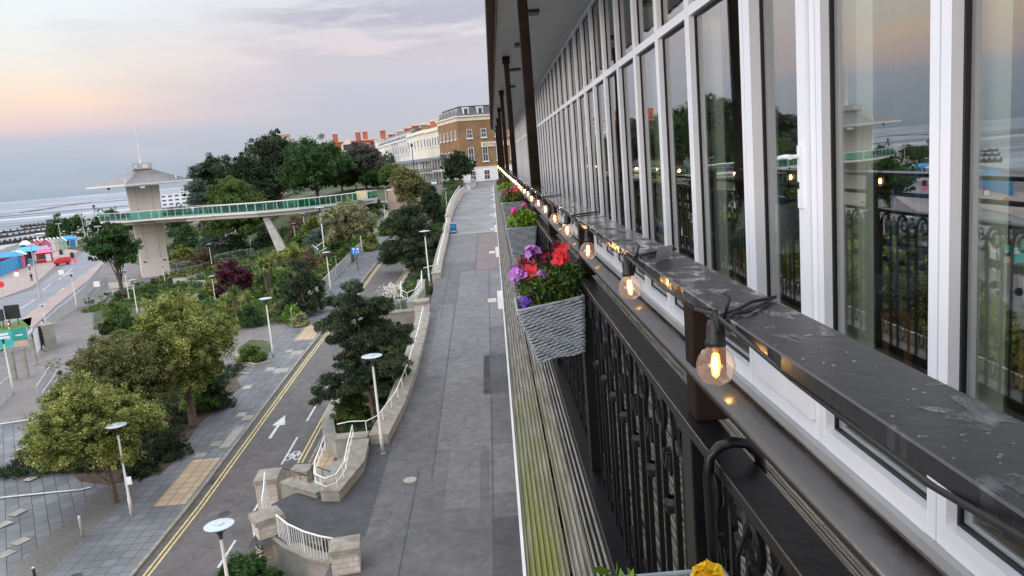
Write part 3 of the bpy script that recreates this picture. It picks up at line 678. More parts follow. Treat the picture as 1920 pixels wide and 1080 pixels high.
# interior shell
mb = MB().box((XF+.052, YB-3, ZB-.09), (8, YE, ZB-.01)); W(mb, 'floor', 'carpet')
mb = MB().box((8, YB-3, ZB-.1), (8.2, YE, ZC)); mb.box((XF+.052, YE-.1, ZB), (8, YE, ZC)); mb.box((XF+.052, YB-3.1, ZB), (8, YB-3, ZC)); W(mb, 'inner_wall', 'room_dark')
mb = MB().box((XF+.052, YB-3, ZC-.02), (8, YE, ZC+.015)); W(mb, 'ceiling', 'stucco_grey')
for y in (4.45, 11.5, 18.5, 25.5, 32.5): W(MB().box((2.15, y-.05, ZB-.01), (2.29, y+.05, ZC-.02)), 'inner_column', 'timber_black')

# curtains (each drape its own thing, hanging inside)
def curtain(y0, y1, label, x=XF+.13, seed=0):
    t_ = thing('curtain', label, 'curtain', (x, (y0+y1)/2, ZB), group='curtains behind the hotel windows')
    mb = MB(); n_ = max(6, int((y1-y0)/.018)); v = []
    for z in (ZB+.01, ZC-.03):
        for i in range(n_+1):
            y = y0+(y1-y0)*i/n_; v.append((x+.022*math.sin(i*.95+seed)+.008*math.sin(i*2.3), y, z))
    v2 = [(a+.003, b_, c) for a, b_, c in v]; k_ = n_+1
    mb.add(v, [(i, i+1, k_+i+1, k_+i) for i in range(n_)]); mb.build('drape', 'curtain', t_, world=True, smooth=True)
    MB().tube([(x, y0-.03, ZC-.035), (x, y1+.03, ZC-.035)], .008, 6).build('curtain_rail', 'alu', t_, world=True)
curtain(2.17, 2.42, 'wide cream curtain behind the glass nearest the camera at the right edge')
curtain(3.0, 3.27, 'narrow cream curtain behind the glass just right of the balcony door', seed=2)
curtain(3.55, 3.66, 'thin cream curtain edge seen through the glass of the balcony door', seed=1)
for i, y in enumerate((5.0, 6.8, 8.6, 10.4, 13.1)):
    curtain(y-.14, y+.12, ['dim cream curtain at the first mullion beyond the balcony door', 'dim cream curtain at the third mullion beyond the balcony door', 'dim cream curtain at the fifth mullion beyond the balcony door', 'dim cream curtain at the seventh mullion beyond the balcony door', 'dim cream curtain far along the glazed front past the seventh mullion'][i], seed=i)
# plaid dining chairs, tables with cloths
m = bpy.data.materials.new('plaid'); m.use_nodes = True; t = m.node_tree; b = t.nodes['Principled BSDF']; b.inputs['Roughness'].default_value = .95
g = t.nodes.new('ShaderNodeTexCoord'); sp = t.nodes.new('ShaderNodeSeparateXYZ'); t.links.new(g.outputs['Object'], sp.inputs[0])
def stripe(src, per, wd):
    a_ = tm('FRACT', tm('MULTIPLY', src, 1/per)); return tm('LESS_THAN', tm('ABSOLUTE', tm('SUBTRACT', a_, .5)), wd)
hy = tm('ADD', sp.outputs[0], sp.outputs[1])
s1 = tm('ADD', tm('MULTIPLY', stripe(hy, .14, .09), .6), tm('MULTIPLY', stripe(sp.outputs[2], .14, .09), .6)); s2 = tm('ADD', stripe(hy, .07, .03), stripe(sp.outputs[2], .07, .03))
mx = t.nodes.new('ShaderNodeMix'); mx.data_type = 'RGBA'; t.links.new(tm('ADD', s1, tm('MULTIPLY', s2, .35), None, True), mx.inputs[0]); mx.inputs[6].default_value = (.018,.022,.055,1); mx.inputs[7].default_value = (.22,.25,.36,1)
t.links.new(mx.outputs[2], b.inputs['Base Color']); MAT['plaid'] = m
ch = thing('dining_chair', 'dark blue plaid upholstered dining chair behind the glass right of the door', 'chair', (2.03, 3.86, ZB-.01), R(-60), 'dining chairs in the room')
mb = MB().box((-.23,-.22,.38),(.23,.24,.50)); mb.build('seat', 'plaid', ch, bevel=.03)
mb = MB(); n_ = 8; v = []
for i in range(n_+1):
    u = i/n_; zz_ = .42+.66*u; yy_ = .20+.10*u; w_ = .23*(1-.35*max(0,(u-.75)/.25)**2)
    v += [(-w_, yy_, zz_), (w_, yy_, zz_), (w_, yy_+.08, zz_), (-w_, yy_+.08, zz_)]
fcs = [(0,3,2,1), (4*n_, 4*n_+1, 4*n_+2, 4*n_+3)]
for i in range(n_):
    for j in range(4): fcs.append((4*i+j, 4*i+(j+1) % 4, 4*i+4+(j+1) % 4, 4*i+4+j))
mb.add(v, fcs).build('backrest', 'plaid', ch, bevel=.02)
for sx_ in (-1, 1):
    for sy_ in (-1, 1):
        MB().add([(sx_*.19+a*q_, sy_*.19+c*q_+(0 if z_ else sy_*.02), z_) for z_, q_ in ((0,.017),(.40,.026)) for a, c in ((-1,-1),(1,-1),(1,1),(-1,1))], [(0,3,2,1),(4,5,6,7)]+[(j,(j+1)%4,4+(j+1)%4,4+j) for j in range(4)]).build('leg', 'oak', ch)
dup(ch, (3.2, 4.5, ZB-.01), R(120), 'dark plaid dining chair on the far side of the cloth covered table', group='dining chairs in the room')
dup(ch, (2.35, 3.25, ZB-.01), R(200), 'dark dining chair beside the table at the right edge of the photo', group='dining chairs in the room')
dup(ch, (2.1, 6.6, ZB-.01), R(-70), 'dining chair seen dimly through the glass beyond the balcony door', group='dining chairs in the room')
def table(x, y, label, l2):
    t_ = thing('dining_table', label, 'table', (x, y, ZB-.01), group='dining tables in the room')
    MB().box((-.4,-.4,.70),(.4,.4,.73)).build('tabletop', 'oak', t_)
    for a in (-1,1):
        for c in (-1,1): MB().box((a*.34-.025,c*.34-.025,0),(a*.34+.025,c*.34+.025,.70)).build('leg', 'oak', t_)
    c_ = thing('tablecloth', l2, 'tablecloth', (x, y, ZB+.72), group='grey tablecloths on the dining tables')
    mb = MB(); v = [(0,0,.003)]; n_ = 64
    for q_, zz_ in ((.98,.002),(1.03,-.02),(1.08,-.2),(1.12,-.42)):
        for i in range(n_):
            th = 2*math.pi*i/n_; cx, sy_ = math.cos(th), math.sin(th); rad = .41/max(abs(cx), abs(sy_)); w_ = 1+(q_-1)*(1.5+.9*math.sin(i*1.4)) if q_ > 1 else q_
            v.append((cx*rad*w_, sy_*rad*w_, zz_))
    fcs = [(0, 1+i, 1+(i+1) % n_) for i in range(n_)]
    for k_ in range(3): fcs += [(1+k_*n_+i, 1+(k_+1)*n_+i, 1+(k_+1)*n_+(i+1) % n_, 1+k_*n_+(i+1) % n_) for i in range(n_)]
    mb.add(v, fcs).build('cloth', 'cloth_grey', c_, smooth=True)
table(2.80, 4.25, 'square dining table beside the plaid chair behind the glass', 'pale grey cloth over the table beside the plaid chair')
table(2.75, 2.7, 'square dining table behind the right hand curtain', 'pale grey cloth over the table behind the right hand curtain')
table(2.8, 6.9, 'square dining table seen dimly beyond the balcony door', 'pale grey cloth over the table beyond the balcony door')
cb = MB().tube([(2.0,2.75,ZB),(2.3,2.5,ZB+.005),(2.6,2.3,ZB),(2.9,2.25,ZB)], .006, 6).build('power_cable', 'white_paint'); tag(cb, 'thin white cable lying on the room floor at the right edge', 'cable')

# ---- railing
XR0, XR1 = .322, .428
rail = thing('balcony_railing', 'black iron and timber balcony railing with wet flat top rail', 'railing', (.37, 0, ZD))
def WR(mb, name, m, parent=rail, **k): return mb.build(name, m, parent, world=True, **k)
zt = -.252
mb = MB().add([(x, y, z) for y in (-1.2, YE) for x, z in ((XR0,zt-.020),(XR1,zt-.020),(XR1,zt-.002),(XR1-.002,zt),(XR0+.002,zt),(XR0,zt-.002))], [(0,1,2,3,4,5),(11,10,9,8,7,6)]+[(i,6+i,6+(i+1)%6,(i+1)%6) for i in range(6)])
WR(mb, 'top_rail', 'wet_rail')
glassmat('water_drop', (.85,.87,.9), 2.5, .8, .12)
mb = MB(); rd_ = random.Random(8)
for i in range(230):      # rain drops standing on the painted top
    x_, y_ = rd_.uniform(XR0+.006, XR1-.006), .4+2.6*rd_.random()**1.3; r_ = rd_.choice((.0008,.001,.0012,.0016,.0024)); a_ = rd_.uniform(.7,1.6)
    k_ = len(mb.v); mb.lathe([(r_,0),(r_*.85,r_*.35),(r_*.45,r_*.55),(0,r_*.6)], 8, (x_, y_, zt+.0002))
    mb.v[k_:] = [(vx, y_+(vy-y_)*a_, vz) for vx, vy, vz in mb.v[k_:]]
tag(WR(mb, 'rain_drops', 'water_drop', smooth=True), kind='stuff')
mb = MB(); prof = [(.310,-.394),(.3105,-.388),(.313,-.3835),(.318,-.3805),(.330,-.3757),(.338,-.3725),(.344,-.3705),(.348,-.3705),(.351,-.374),(.351,-.394)]; k_ = len(prof)
mb.add([(x, y, z) for y in (-1.2, YE) for x, z in prof], [tuple(range(k_)), tuple(range(2*k_-1,k_-1,-1))]+[(i,k_+i,k_+(i+1)%k_,(i+1)%k_) for i in range(k_)])
mat('wet_mid', (.012,.009,.008), (.020,.014,.012), 9, .16, .03, spec=.8, bscale=30, rr=(.22,.40))
WR(mb, 'mid_rail', 'wet_mid', smooth=True)
mb = MB().box((.300, -1.2, -.498), (.358, YE, -.478)); WR(mb, 'iron_rail', 'iron_black', bevel=.003)
mb = MB().box((.272, -1.2, ZD+.001), (.352, YE, ZD+.055)); WR(mb, 'base_rail', 'iron_black', bevel=.004)
mat('wet_gravel', (.003,.003,.004), (.02,.021,.025), 90, .6, .9, spec=.2, bscale=120); W(MB().box((.222, YB-3, ZD-.012), (.271, YE, ZD-.004)), 'drip_strip', 'wet_gravel')
yp = [1.31-1.73+1.73*i for i in range(27)]
for y in yp:
    mb = MB().box((.318,y-.03,-.478),(.375,y+.03,zt-.021)); WR(mb, 'post', 'column_brown', bevel=.003)
    mb = MB().box((.305,y-.035,ZD+.056),(.375,y+.035,-.499)); WR(mb, 'lower_post', 'iron_black', bevel=.003)
# cast iron balusters: flat bars that arch together under the rail, with rings and scrolls
def baluster_mb(mb, y0, p=.20):
    X = .335; zt_ = -.499; zb = ZD+.056; h = p/2
    def flat(pts, w_=.008, d=.011):
        P = [Vector(q) for q in pts]; v = []
        for i, q in enumerate(P):
            a = P[max(0,i-1)]; c = P[min(len(P)-1,i+1)]; t_ = (c-a).normalized(); nn = Vector((0,-t_.z,t_.y))
            for s1_, s2_ in ((-1,-1),(1,-1),(1,1),(-1,1)): v.append(q+nn*w_/2*s1_+Vector((d*s2_,0,0)))
        k_ = len(P); mb.add(v, [(0,3,2,1), (4*k_-4,4*k_-3,4*k_-2,4*k_-1)]+[(4*i+j,4*i+(j+1)%4,4*i+4+(j+1)%4,4*i+4+j) for i in range(k_-1) for j in range(4)])
    a_ = p*.30
    flat([(X,y0-a_,zb),(X,y0-a_,-.75)]+[(X,y0-a_*math.cos(th),-.60+a_*1.55*math.sin(th)) for th in np.linspace(0,math.pi,11)]+[(X,y0+a_,-.75),(X,y0+a_,zb)], .013, .006)
    mb.tube([(X-.012,y0+.030*math.cos(th),-.565+.034*math.sin(th)) for th in np.linspace(0,2*math.pi,13)[:-1]], .0075, 6, closed=True)
    mb.lathe([(.012,0),(.02,.012),(.02,.022),(.012,.035)], 8, (X,y0,-.80))
    for s_ in (-1,1):
        flat([(X,y0+s_*(.004+.020*(1-math.cos(th))*.8),-.66-.030*math.sin(th)-.02*th/3) for th in np.linspace(0,4.6,10)], .007, .008)
    mb.tube([(X,y0+.024*math.cos(th),-1.19+.05*math.sin(th)) for th in np.linspace(0,2*math.pi,13)[:-1]], .005, 6, closed=True)
    mb.tube([(X,y0+h+.032*math.cos(th),-.585+.040*math.sin(th)) for th in np.linspace(.6,5.7,14)], [.004,.006,.007,.007,.007,.007,.007,.007,.007,.007,.007,.006,.005,.004], 6)
    for s_ in (-1,1): mb.tube([(X,y0+h*s_*.99+.017*math.cos(th),-.545+.03*math.sin(th)) for th in np.linspace(0,2*math.pi,11)[:-1]], .004, 5, closed=True)
pr = MB(); baluster_mb(pr, 0); pm = pr.mesh('baluster', 'iron_black')
y = -.6; cnt = 0
rest = MB()
while y < YE-.2:
    if all(abs(y-q_) > .075 for q_ in yp):
        if cnt < 98:
            o = bpy.data.objects.new('baluster', pm); C.objects.link(o); o.parent = rail; o.location = (-rail.location.x, y, -rail.location.z); cnt += 1
        else:
            X = .335; a_ = .05
            rest.tube([(X,y-a_,ZD+.056),(X,y-a_,-.62),(X,y,-.52),(X,y+a_,-.62),(X,y+a_,ZD+.056)], .009, 4); rest.box((X-.008,y-.006,ZD+.056),(X+.008,y+.006,-.6))
    y += .20
o = WR(rest, 'balusters', 'iron_black'); tag(o, kind='stuff')

# ---- string of lights under the top rail
lights = thing('string_lights', 'string of glowing round bulbs hung along the balcony top rail on black cable', 'string lights', (.32, 0, -.28))
XB = .300
yb = [1.075+.735*i for i in range(-1, 60)]
sk = MB().lathe([(.0,.004),(.010,.003),(.0125,-.003),(.0128,-.024),(.0150,-.027),(.0150,-.034),(.0,-.034)], 14)
sk.lathe([(.004,.018),(.006,.0)], 8); sk.tube([(.0,0,.016),(-.014,-.004,.010),(-.018,-.006,-.002),(-.013,-.006,-.014)], .0028, 6)
sm = sk.mesh('socket', 'socket_black', True)
bm_ = MB().lathe([(.0115,-.030),(.0122,-.037),(.0185,-.0415),(.0250,-.051),(.0278,-.0625),(.0262,-.075),(.0195,-.086),(.009,-.0915),(.0,-.0925)], 24); bmm = bm_.mesh('bulb', 'bulb_glass', True)
fl = MB().tube([(.0,0,-.046),(.0010,.001,-.060),(-.001,0,-.076)], [.0022,.0032,.0018], 8); flm = fl.mesh('filament', 'filament')
_m = bpy.data.materials.new('halo_glow'); _m.use_nodes = True; _t = _m.node_tree; _t.nodes.remove(_t.nodes['Principled BSDF'])  # see-through orange emission that stands in for the halo around the filament
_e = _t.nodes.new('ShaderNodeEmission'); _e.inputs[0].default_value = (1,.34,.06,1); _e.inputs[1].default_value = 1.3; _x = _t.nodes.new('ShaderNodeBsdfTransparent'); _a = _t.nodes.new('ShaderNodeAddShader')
_t.links.new(_e.outputs[0], _a.inputs[0]); _t.links.new(_x.outputs[0], _a.inputs[1]); _t.links.new(_a.outputs[0], _t.nodes['Material Output'].inputs[0]); MAT['halo_glow'] = _m
st_ = MB().lathe([(.005,-.034),(.005,-.040),(.002,-.046)], 8); stm = st_.mesh('stem', 'brass'); slm = MB().lathe([(.0,-.042),(.0055,-.047),(.0075,-.062),(.0055,-.078),(.0,-.083)], 10).mesh('filament_halo', 'halo_glow', True)  # brass stem, then an added glowing shell imitating the filament's halo
zs = zt-.021
rb = random.Random(5); pts = []
for i, y in enumerate(yb):
    if y > YE-.5: break
    zo = -.256-rb.random()*.006 if i > 1 else -.254
    s_ = bpy.data.objects.new('socket', sm); C.objects.link(s_); s_.parent = lights; s_.location = Vector((XB, y, zo))-lights.location; s_.rotation_euler = (rb.uniform(-.08,.08), rb.uniform(-.06,.1), rb.random()*6)
    if i < 2: s_.rotation_euler = (.02,.03,1.2)
    bu = bpy.data.objects.new('bulb', bmm); C.objects.link(bu); bu.parent = lights; bu.location = s_.location; bu.rotation_euler = s_.rotation_euler
    fo = bpy.data.objects.new('filament', flm); C.objects.link(fo); fo.parent = bu
    fo = bpy.data.objects.new('filament_halo', slm); C.objects.link(fo); fo.parent = bu
    fo = bpy.data.objects.new('stem', stm); C.objects.link(fo); fo.parent = bu
    if pts:
        py_ = pts[-1][1]
        for k_ in (.3,.7): pts.append((XB+.022+.006*rb.random(), py_+(y-py_)*k_, zs-.003-rb.random()*.005))
    pts.append((XB, y, zo+.012))
MB().tube(pts, .0032, 6).build('cable', 'socket_black', lights, world=True)
# cable ties looped over the top rail
def loop_tie(y, w_=1.0):
    mb = MB(); e = .005
    mb.tube([(XR0-.006,y,zs-.01),(XR0-.006,y+.005,zt+.002),(XR0+.02,y+.01,zt+e),(.38,y+.06*w_,zt+e),(XR1+.002,y+.085*w_,zt+e),(.40,y+.05*w_,zt+e),(.36,y+.0,zt+e),(XR0+.01,y-.008,zt+e),(XR0-.006,y-.004,zt-.01),(XR0-.006,y,zs-.012)], .0028, 6)
    mb.tube([(XR0-.002,y,zt-.004),(XR0+.006,y-.006,zt+.028),(XR0+.001,y+.004,zt+.034)], .0025, 5)
    mb.build('cable_tie', 'socket_black', lights, world=True, smooth=True)
loop_tie(1.10); loop_tie(1.80,.6); loop_tie(3.2,.6); loop_tie(4.9,.6)
# white tag tied to the rail top
tg = MB().add([(.345,1.70,zt+.001),(.385,1.74,zt+.001),(.392,1.735,zt+.03),(.352,1.695,zt+.034),(.350,1.705,zt+.001),(.39,1.745,zt+.001),(.397,1.74,zt+.03),(.357,1.70,zt+.034)], [(0,1,2,3),(7,6,5,4),(0,4,5,1),(1,5,6,2),(2,6,7,3),(3,7,4,0)]).build('cable_clip', 'alu'); tag(tg, 'small grey clip standing on the wet top rail past the third bulb', 'clip')

# ---- wicker flower baskets hung on the outside of the railing
def leaves(n, ctr, rad, size, seed=0, flat=False, aspect=.5, droop=0, shell=.0):
    """n small leaf faces in an ellipsoid volume; returns (verts, faces)"""
    g_ = np.random.default_rng(seed)
    d = g_.normal(size=(n,3)); d /= np.linalg.norm(d, axis=1)[:,None]
    r_ = (shell+(1-shell)*g_.random((n,1))**(1/3))
    c = np.array(ctr)+d*r_*np.array(rad)
    a = g_.normal(size=(n,3)); a /= np.linalg.norm(a, axis=1)[:,None]
    a = a+d*.6; a /= np.linalg.norm(a, axis=1)[:,None]
    q_ = g_.normal(size=(n,3)); b_ = np.cross(a, q_); b_ /= np.linalg.norm(b_, axis=1)[:,None]
    s_ = size*(.6+.8*g_.random((n,1)))
    v = np.stack([c-a*s_*.5, c+b_*s_*aspect*.5, c+a*s_*.5, c-b_*s_*aspect*.5], 1)
    v[:,2] += np.cross(a, b_)*s_*.12
    return v.reshape(-1,3)
def leafobj(name, m, V, parent=None, k=4):
    n = len(V)//k; me = bpy.data.meshes.new(name)
    me.vertices.add(len(V)); me.vertices.foreach_set('co', V.astype(np.float32).ravel())
    me.loops.add(len(V)); me.loops.foreach_set('vertex_index', np.arange(len(V), dtype=np.int32))
    me.polygons.add(n); me.polygons.foreach_set('loop_start', np.arange(n, dtype=np.int32)*k)
    try: me.polygons.foreach_set('loop_total', np.full(n, k, dtype=np.int32))
    except Exception: pass
    me.materials.append(MAT[m]); me.update(calc_edges=True); me.validate()
    o = bpy.data.objects.new(name, me); C.objects.link(o)
    if parent: o.parent = parent
    return o
def flower_V(c, nrm, r, seed, petals=5, cup=.3):
    """ruffled petals as quads around the centre"""
    g_ = np.random.default_rng(seed); nrm = np.array(nrm)/np.linalg.norm(nrm); a = np.cross(nrm, (0.3,.5,.8)); a /= np.linalg.norm(a); b_ = np.cross(nrm, a); out = []
    for i in range(petals):
        th = 2*math.pi*i/petals+g_.random()*.3; dth = math.pi/petals*1.15
        p = lambda t_, q_, h: np.array(c)+(a*math.cos(t_)+b_*math.sin(t_))*r*q_+nrm*h*r
        out += [p(th,.05,0), p(th-dth,.75,cup), p(th,1.0+.15*g_.random(),cup*.8+.2*g_.random()), p(th+dth,.75,cup)]
    return np.array(out)
def basket(loc, label, flowers, yrot=0, w=.24, dpt=.16, h=.22, seed=0, red=False):
    t_ = thing('flower_basket', label, 'flower basket', loc, yrot, 'wicker flower baskets on the railing')
    rnd_ = random.Random(seed)
    mb = MB(); rows = 21
    # the long side runs along the railing (local y); face x=-dpt outside; nearer face is narrower
    def per(u, z):     # perimeter point at height fraction z (0 bottom..1 top)
        k_ = .70+.30*z; a, c = w*k_/2, dpt*k_; P = [(c*.5,-a),(c*.5,a),(-c*.5,a),(-c*.5,-a)]
        Ls = [2*a, c, 2*a, c]; T = sum(Ls); s_ = u*T
        for i in range(4):
            if s_ <= Ls[i] or i == 3:
                f_ = s_/Ls[i]; p, q_ = P[i], P[(i+1) % 4]; nx_, ny_ = [(1,0),(0,1),(-1,0),(0,-1)][i]
                return p[0]+(q_[0]-p[0])*f_, p[1]+(q_[1]-p[1])*f_, nx_, ny_
            s_ -= Ls[i]
    nst = 32
    for rI in range(rows):
        z = (rI+.5)/rows; pts = []
        for i in range(nst*3):
            u = i/(nst*3); x, y, nx_, ny_ = per(u, z); o_ = .0034*math.sin(math.pi*(i/1.5)+math.pi*rI)
            pts.append((x+nx_*o_, y+ny_*o_, (z-1)*h+.004*math.sin(i*.4+rI)))
        mb.tube(pts, h/rows*.56, 5, closed=True)
    mb.build('basket', 'wicker', t_, smooth=True)
    sb = MB()
    for i in range(nst):
        x0, y0, _, _ = per((i+.25)/nst, 0); x1, y1, _, _ = per((i+.25)/nst, 1); sb.tube([(x0,y0,-h),(x1,y1,.004)], .0026, 4)
    sb.tube([(per(i/40,1.02)[0], per(i/40,1.02)[1], .004) for i in range(40)], .006, 6, closed=True)
    sb.build('basket_rim', 'wicker', t_, smooth=True)
    MB().box((-dpt*.44,-w*.44,-.05),(dpt*.44,w*.44,-.03)).build('soil', 'soil', t_)
    MB().box((-dpt*.36,-w*.36,-h+.003),(dpt*.36,w*.36,-h+.012)).build('basket_base', 'wicker', t_)
    for yy_ in (-w*.25, w*.25): MB().tube([(dpt*.5+.006,yy_,-.1),(dpt*.5+.008,yy_,.06),(dpt*.5+.03,yy_,.12)], .004, 6).build('hanger', 'iron_black', t_)
    return t_
def foliage(t_, V, m='leaf_mid'): return leafobj('foliage', m, np.concatenate(V), t_)
def petals(t_, name, m, items):
    gs = []
    for i, it in enumerate(items):
        hitg = [g for g in gs if any(np.linalg.norm(np.array(it[0])-np.array(o_[1][0])) < .034 for o_ in g)]
        ng = [(i, it)]
        for g in hitg: ng += g; gs = [q for q in gs if q is not g]
        gs.append(ng)
    for g in gs: leafobj(name, m, np.concatenate([flower_V(c, n_, r_, i, p) for i, (c, n_, r_, p) in g]), t_)
g_ = np.random.default_rng(4)
def cluster(c, rad, n, r, up=(-.4,-.5,.8)):
    out = []
    for i in range(n):
        d = g_.normal(size=3); d /= np.linalg.norm(d); d = d+np.array(up)*.9; d /= np.linalg.norm(d)
        out.append((np.array(c)+d*rad*g_.random()**.4, d, r*(.8+.4*g_.random()), 5))
    return out
B1 = basket((.180, 3.06, -.565), 'grey wicker basket of red, maroon and lilac flowers nearest the camera by the second post', 0, w=.28, dpt=.26, h=.225, seed=1); B1.rotation_euler = (0, R(-8), 0)
foliage(B1, [leaves(2600,(0.03,-.02,.06),(.14,.15,.09),.024,1,aspect=.45), leaves(700,(.10,-.06,.08),(.06,.09,.06),.022,2,aspect=.3)], 'leaf_mid')
leafobj('dark_foliage', 'leaf_olive2', np.concatenate([leaves(900,(.04,.02,.10),(.08,.10,.055),.016,3)]), B1)
petals(B1, 'petunia', 'petal_red', [((-.045,-.06,0.130),(-.3,-.9,.5),.036,5),((-.05,-.05,0.115),(-.6,-.7,.2),.03,5),((.085,-.03,0.165),(-.2,-.8,.6),.036,5),((.07,-.06,0.145),(-.5,-.7,.5),.032,5),((.105,.02,0.180),(0,-.5,.9),.03,5),((.09,-.05,0.150),(.3,-.8,.5),.03,5)])
petals(B1, 'petunia_cluster', 'petal_lilac', cluster((-.10,-.03,0.125),.035,10,.02)+cluster((-.02,-.02,0.190),.035,14,.018)+cluster((-.075,-.06,0.105),.03,8,.018)+cluster((-.01,-.08,0.110),.02,6,.016))
petals(B1, 'verbena_cluster', 'petal_maroon', cluster((-.065,-.02,0.160),.028,22,.010)+cluster((.03,-.02,0.170),.03,22,.010)+cluster((.08,0,0.200),.02,14,.010)+cluster((-.03,-.04,0.155),.025,16,.010))
petals(B1, 'lobelia_cluster', 'petal_violet', cluster((-.085,-.08,0.020),.03,18,.010)+cluster((-.09,-.07,-0.010),.02,12,.010)+cluster((-.06,-.05,0.050),.025,12,.012))
B2 = basket((.19, 6.2, -.54), 'grey wicker basket with one magenta geranium beyond the red and lilac one', 0, w=.28, dpt=.24, h=.22, seed=2)
foliage(B2, [leaves(1500,(.02,-.02,.05),(.13,.14,.085),.030,11,aspect=.7)], 'leaf_bright')
petals(B2, 'geranium_head', 'petal_pink', cluster((-.04,-.05,.13),.03,22,.015)+cluster((.04,.02,.17),.018,10,.012))
B3 = basket((.20, 9.2, -.50), 'grey wicker basket of dark red flowers, third along the railing', 0, w=.30, dpt=.25, h=.24, seed=3)
foliage(B3, [leaves(1500,(0,-.02,.05),(.14,.15,.07),.032,12,aspect=.7)], 'leaf_mid')
petals(B3, 'flower_cluster', 'petal_maroon', cluster((-.06,-.04,.12),.05,40,.022)+cluster((.05,.0,.14),.06,40,.022)); petals(B3, 'red_flower_cluster', 'petal_red', cluster((.06,-.03,.12),.05,16,.022))
B4 = basket((.20, 12.4, -.50), 'grey wicker basket of pale greenery, fourth along the railing', 0, w=.30, dpt=.25, h=.24, seed=4)
foliage(B4, [leaves(1200,(0,-.02,.06),(.14,.15,.09),.035,13,aspect=.7)], 'leaf_bright')
B5 = basket((.20, 15.6, -.50), 'small far wicker basket of rusty flowers, last one seen along the railing', 0, w=.30, dpt=.25, h=.24, seed=5)
foliage(B5, [leaves(1000,(0,-.02,.06),(.15,.15,.10),.035,14,aspect=.7)], 'leaf_brown')
# the basket right below the camera: only its rim, yellow flower and leaf tips show
B0 = basket((.215, .955, -.644), 'blue grey wicker basket with a yellow flower at the bottom edge', 0, w=.24, dpt=.16, h=.2, seed=6)
foliage(B0, [leaves(300,(-.075,-.01,.02),(.07,.09,.045),.026,15,aspect=.45), leaves(30,(-.10,.04,.03),(.045,.05,.028),.028,16,aspect=.4)], 'leaf_bright')
petals(B0, 'marigold', 'petal_yellow', cluster((.045,.070,.018),.022,24,.015,(0,.1,1)))
# iron hook of that basket looped over the iron rail
hb = MB().tube([(.286,1.08,-.72),(.287,1.09,-.60),(.287,1.10,-.50),(.291,1.10,-.468),(.306,1.10,-.452),(.328,1.10,-.447),(.350,1.10,-.452),(.366,1.10,-.470),(.370,1.10,-.50)], .0085, 8)
hb.build('rail_hook', 'iron_black', B0, world=True, smooth=True)
# ================================================================ STREET FURNITURE
def depth(p): return float((M.T @ np.array(p, float))[2])
def solve_h(base, ty):
    lo_, hi_ = 0.05, 60
    for _ in range(40):
        m_ = (lo_+hi_)/2
        if proj((base[0], base[1], base[2]+m_))[1] > ty: lo_ = m_
        else: hi_ = m_
    return m_
lamp = thing('street_lamp', 'x', 'street lamp', (0,0,0), 0, 'disc topped street lamps')
MB().tube([(0,0,0),(0,0,1.1),(0,0,1.12),(0,0,4.55)], [.085,.085,.062,.052], 12).build('pole', 'lamp_pole', lamp, smooth=True)
MB().lathe([(.0,4.82),(.10,4.83),(.46,4.90),(.50,4.925),(.50,4.945),(.42,4.96),(.16,4.975),(.15,5.01),(.0,5.015)], 26).build('lamp_head', 'lamp_disc', lamp, smooth=False)
mb = MB()
for a_ in (0, 2.09, 4.19): mb.tube([(.03*math.cos(a_),.03*math.sin(a_),4.45),(.10*math.cos(a_),.10*math.sin(a_),4.66),(.30*math.cos(a_),.30*math.sin(a_),4.87)], .016, 6)
mb.lathe([(.055,4.42),(.075,4.5),(.055,4.62),(.09,4.70),(.05,4.83)], 12); mb.build('lamp_bracket', 'dark_metal', lamp)
MB().lathe([(.12,0),(.12,.02),(.09,.03)], 12).build('base_plate', 'steel', lamp)
LAMPS = [((248,970),795,low,'street lamp with a small white notice beside the round tree, lower left'),
 ((718,850),665,pz,'street lamp standing on the promenade in front of the big pine tree'),
 ((806,535),432,pz,'street lamp by the promenade wall between the two groups of pines'),
 ((513,672),558,low,'street lamp at the pavement edge right of the round clipped bush'),
 ((621,551),472,low,'street lamp against the pavement railing beside the dark green shrub'),
 ((680,479),418,low,'street lamp on the pavement in front of the pale green tree'),
 ((145,582),512,low,'street lamp at the kinked corner of the railing beside the sea front road'),
 ((88,622),570,low,'street lamp right of the black advertising board'),
 ((26,742),632,low,'street lamp in front of the turquoise banner at the left edge'),
 ((259,594),524,low,'street lamp rising behind the low bushes, left of the big olive tree'),
 ((243,566),506,low,'street lamp in front of the stepped white walls below the tower'),
 ((311,538),497,low,'street lamp at the right foot of the lift tower'),
 ((399,508),457,low,'street lamp behind the purple bush'),
 ((405,572),517,low,'street lamp among the palms left of the purple bush'),
 ((472,475),443,low,'street lamp in the hillside garden left of the slanting bridge leg'),
 ((490,460),440,low,'small far street lamp just left of the slanting bridge leg'),
 ((556,463),418,low,'street lamp right of the slanting bridge leg'),
 ((574,448),400,low,'street lamp beside the curving garden stair rails'),
 ((632,507),480,low,'short street lamp behind the pavement railing near the garden path'),
 ((610,480),388,low,'tall thin street lamp rising in front of the bridge deck'),
 ((724,422),378,low,'street lamp at the path between the pale tree and the dark pines'),
 ((725,383),351,low,'street lamp left of the olive brown tree'),
 ((766,383),350,low,'street lamp in front of the olive brown tree'),
 ((707,343),318,low,'street lamp above the pink stone wall at the bridge end'),
 ((796,402),381,low,'street lamp half hidden in the dark shrubs beside the promenade'),
 ((838,388),354,pz,'street lamp at the far promenade wall near the upper blue bin'),
 ((814,334),310,low,'far street lamp on the upper road in front of the white terrace'),
 ((850,520),395,pz,'')]
first = True
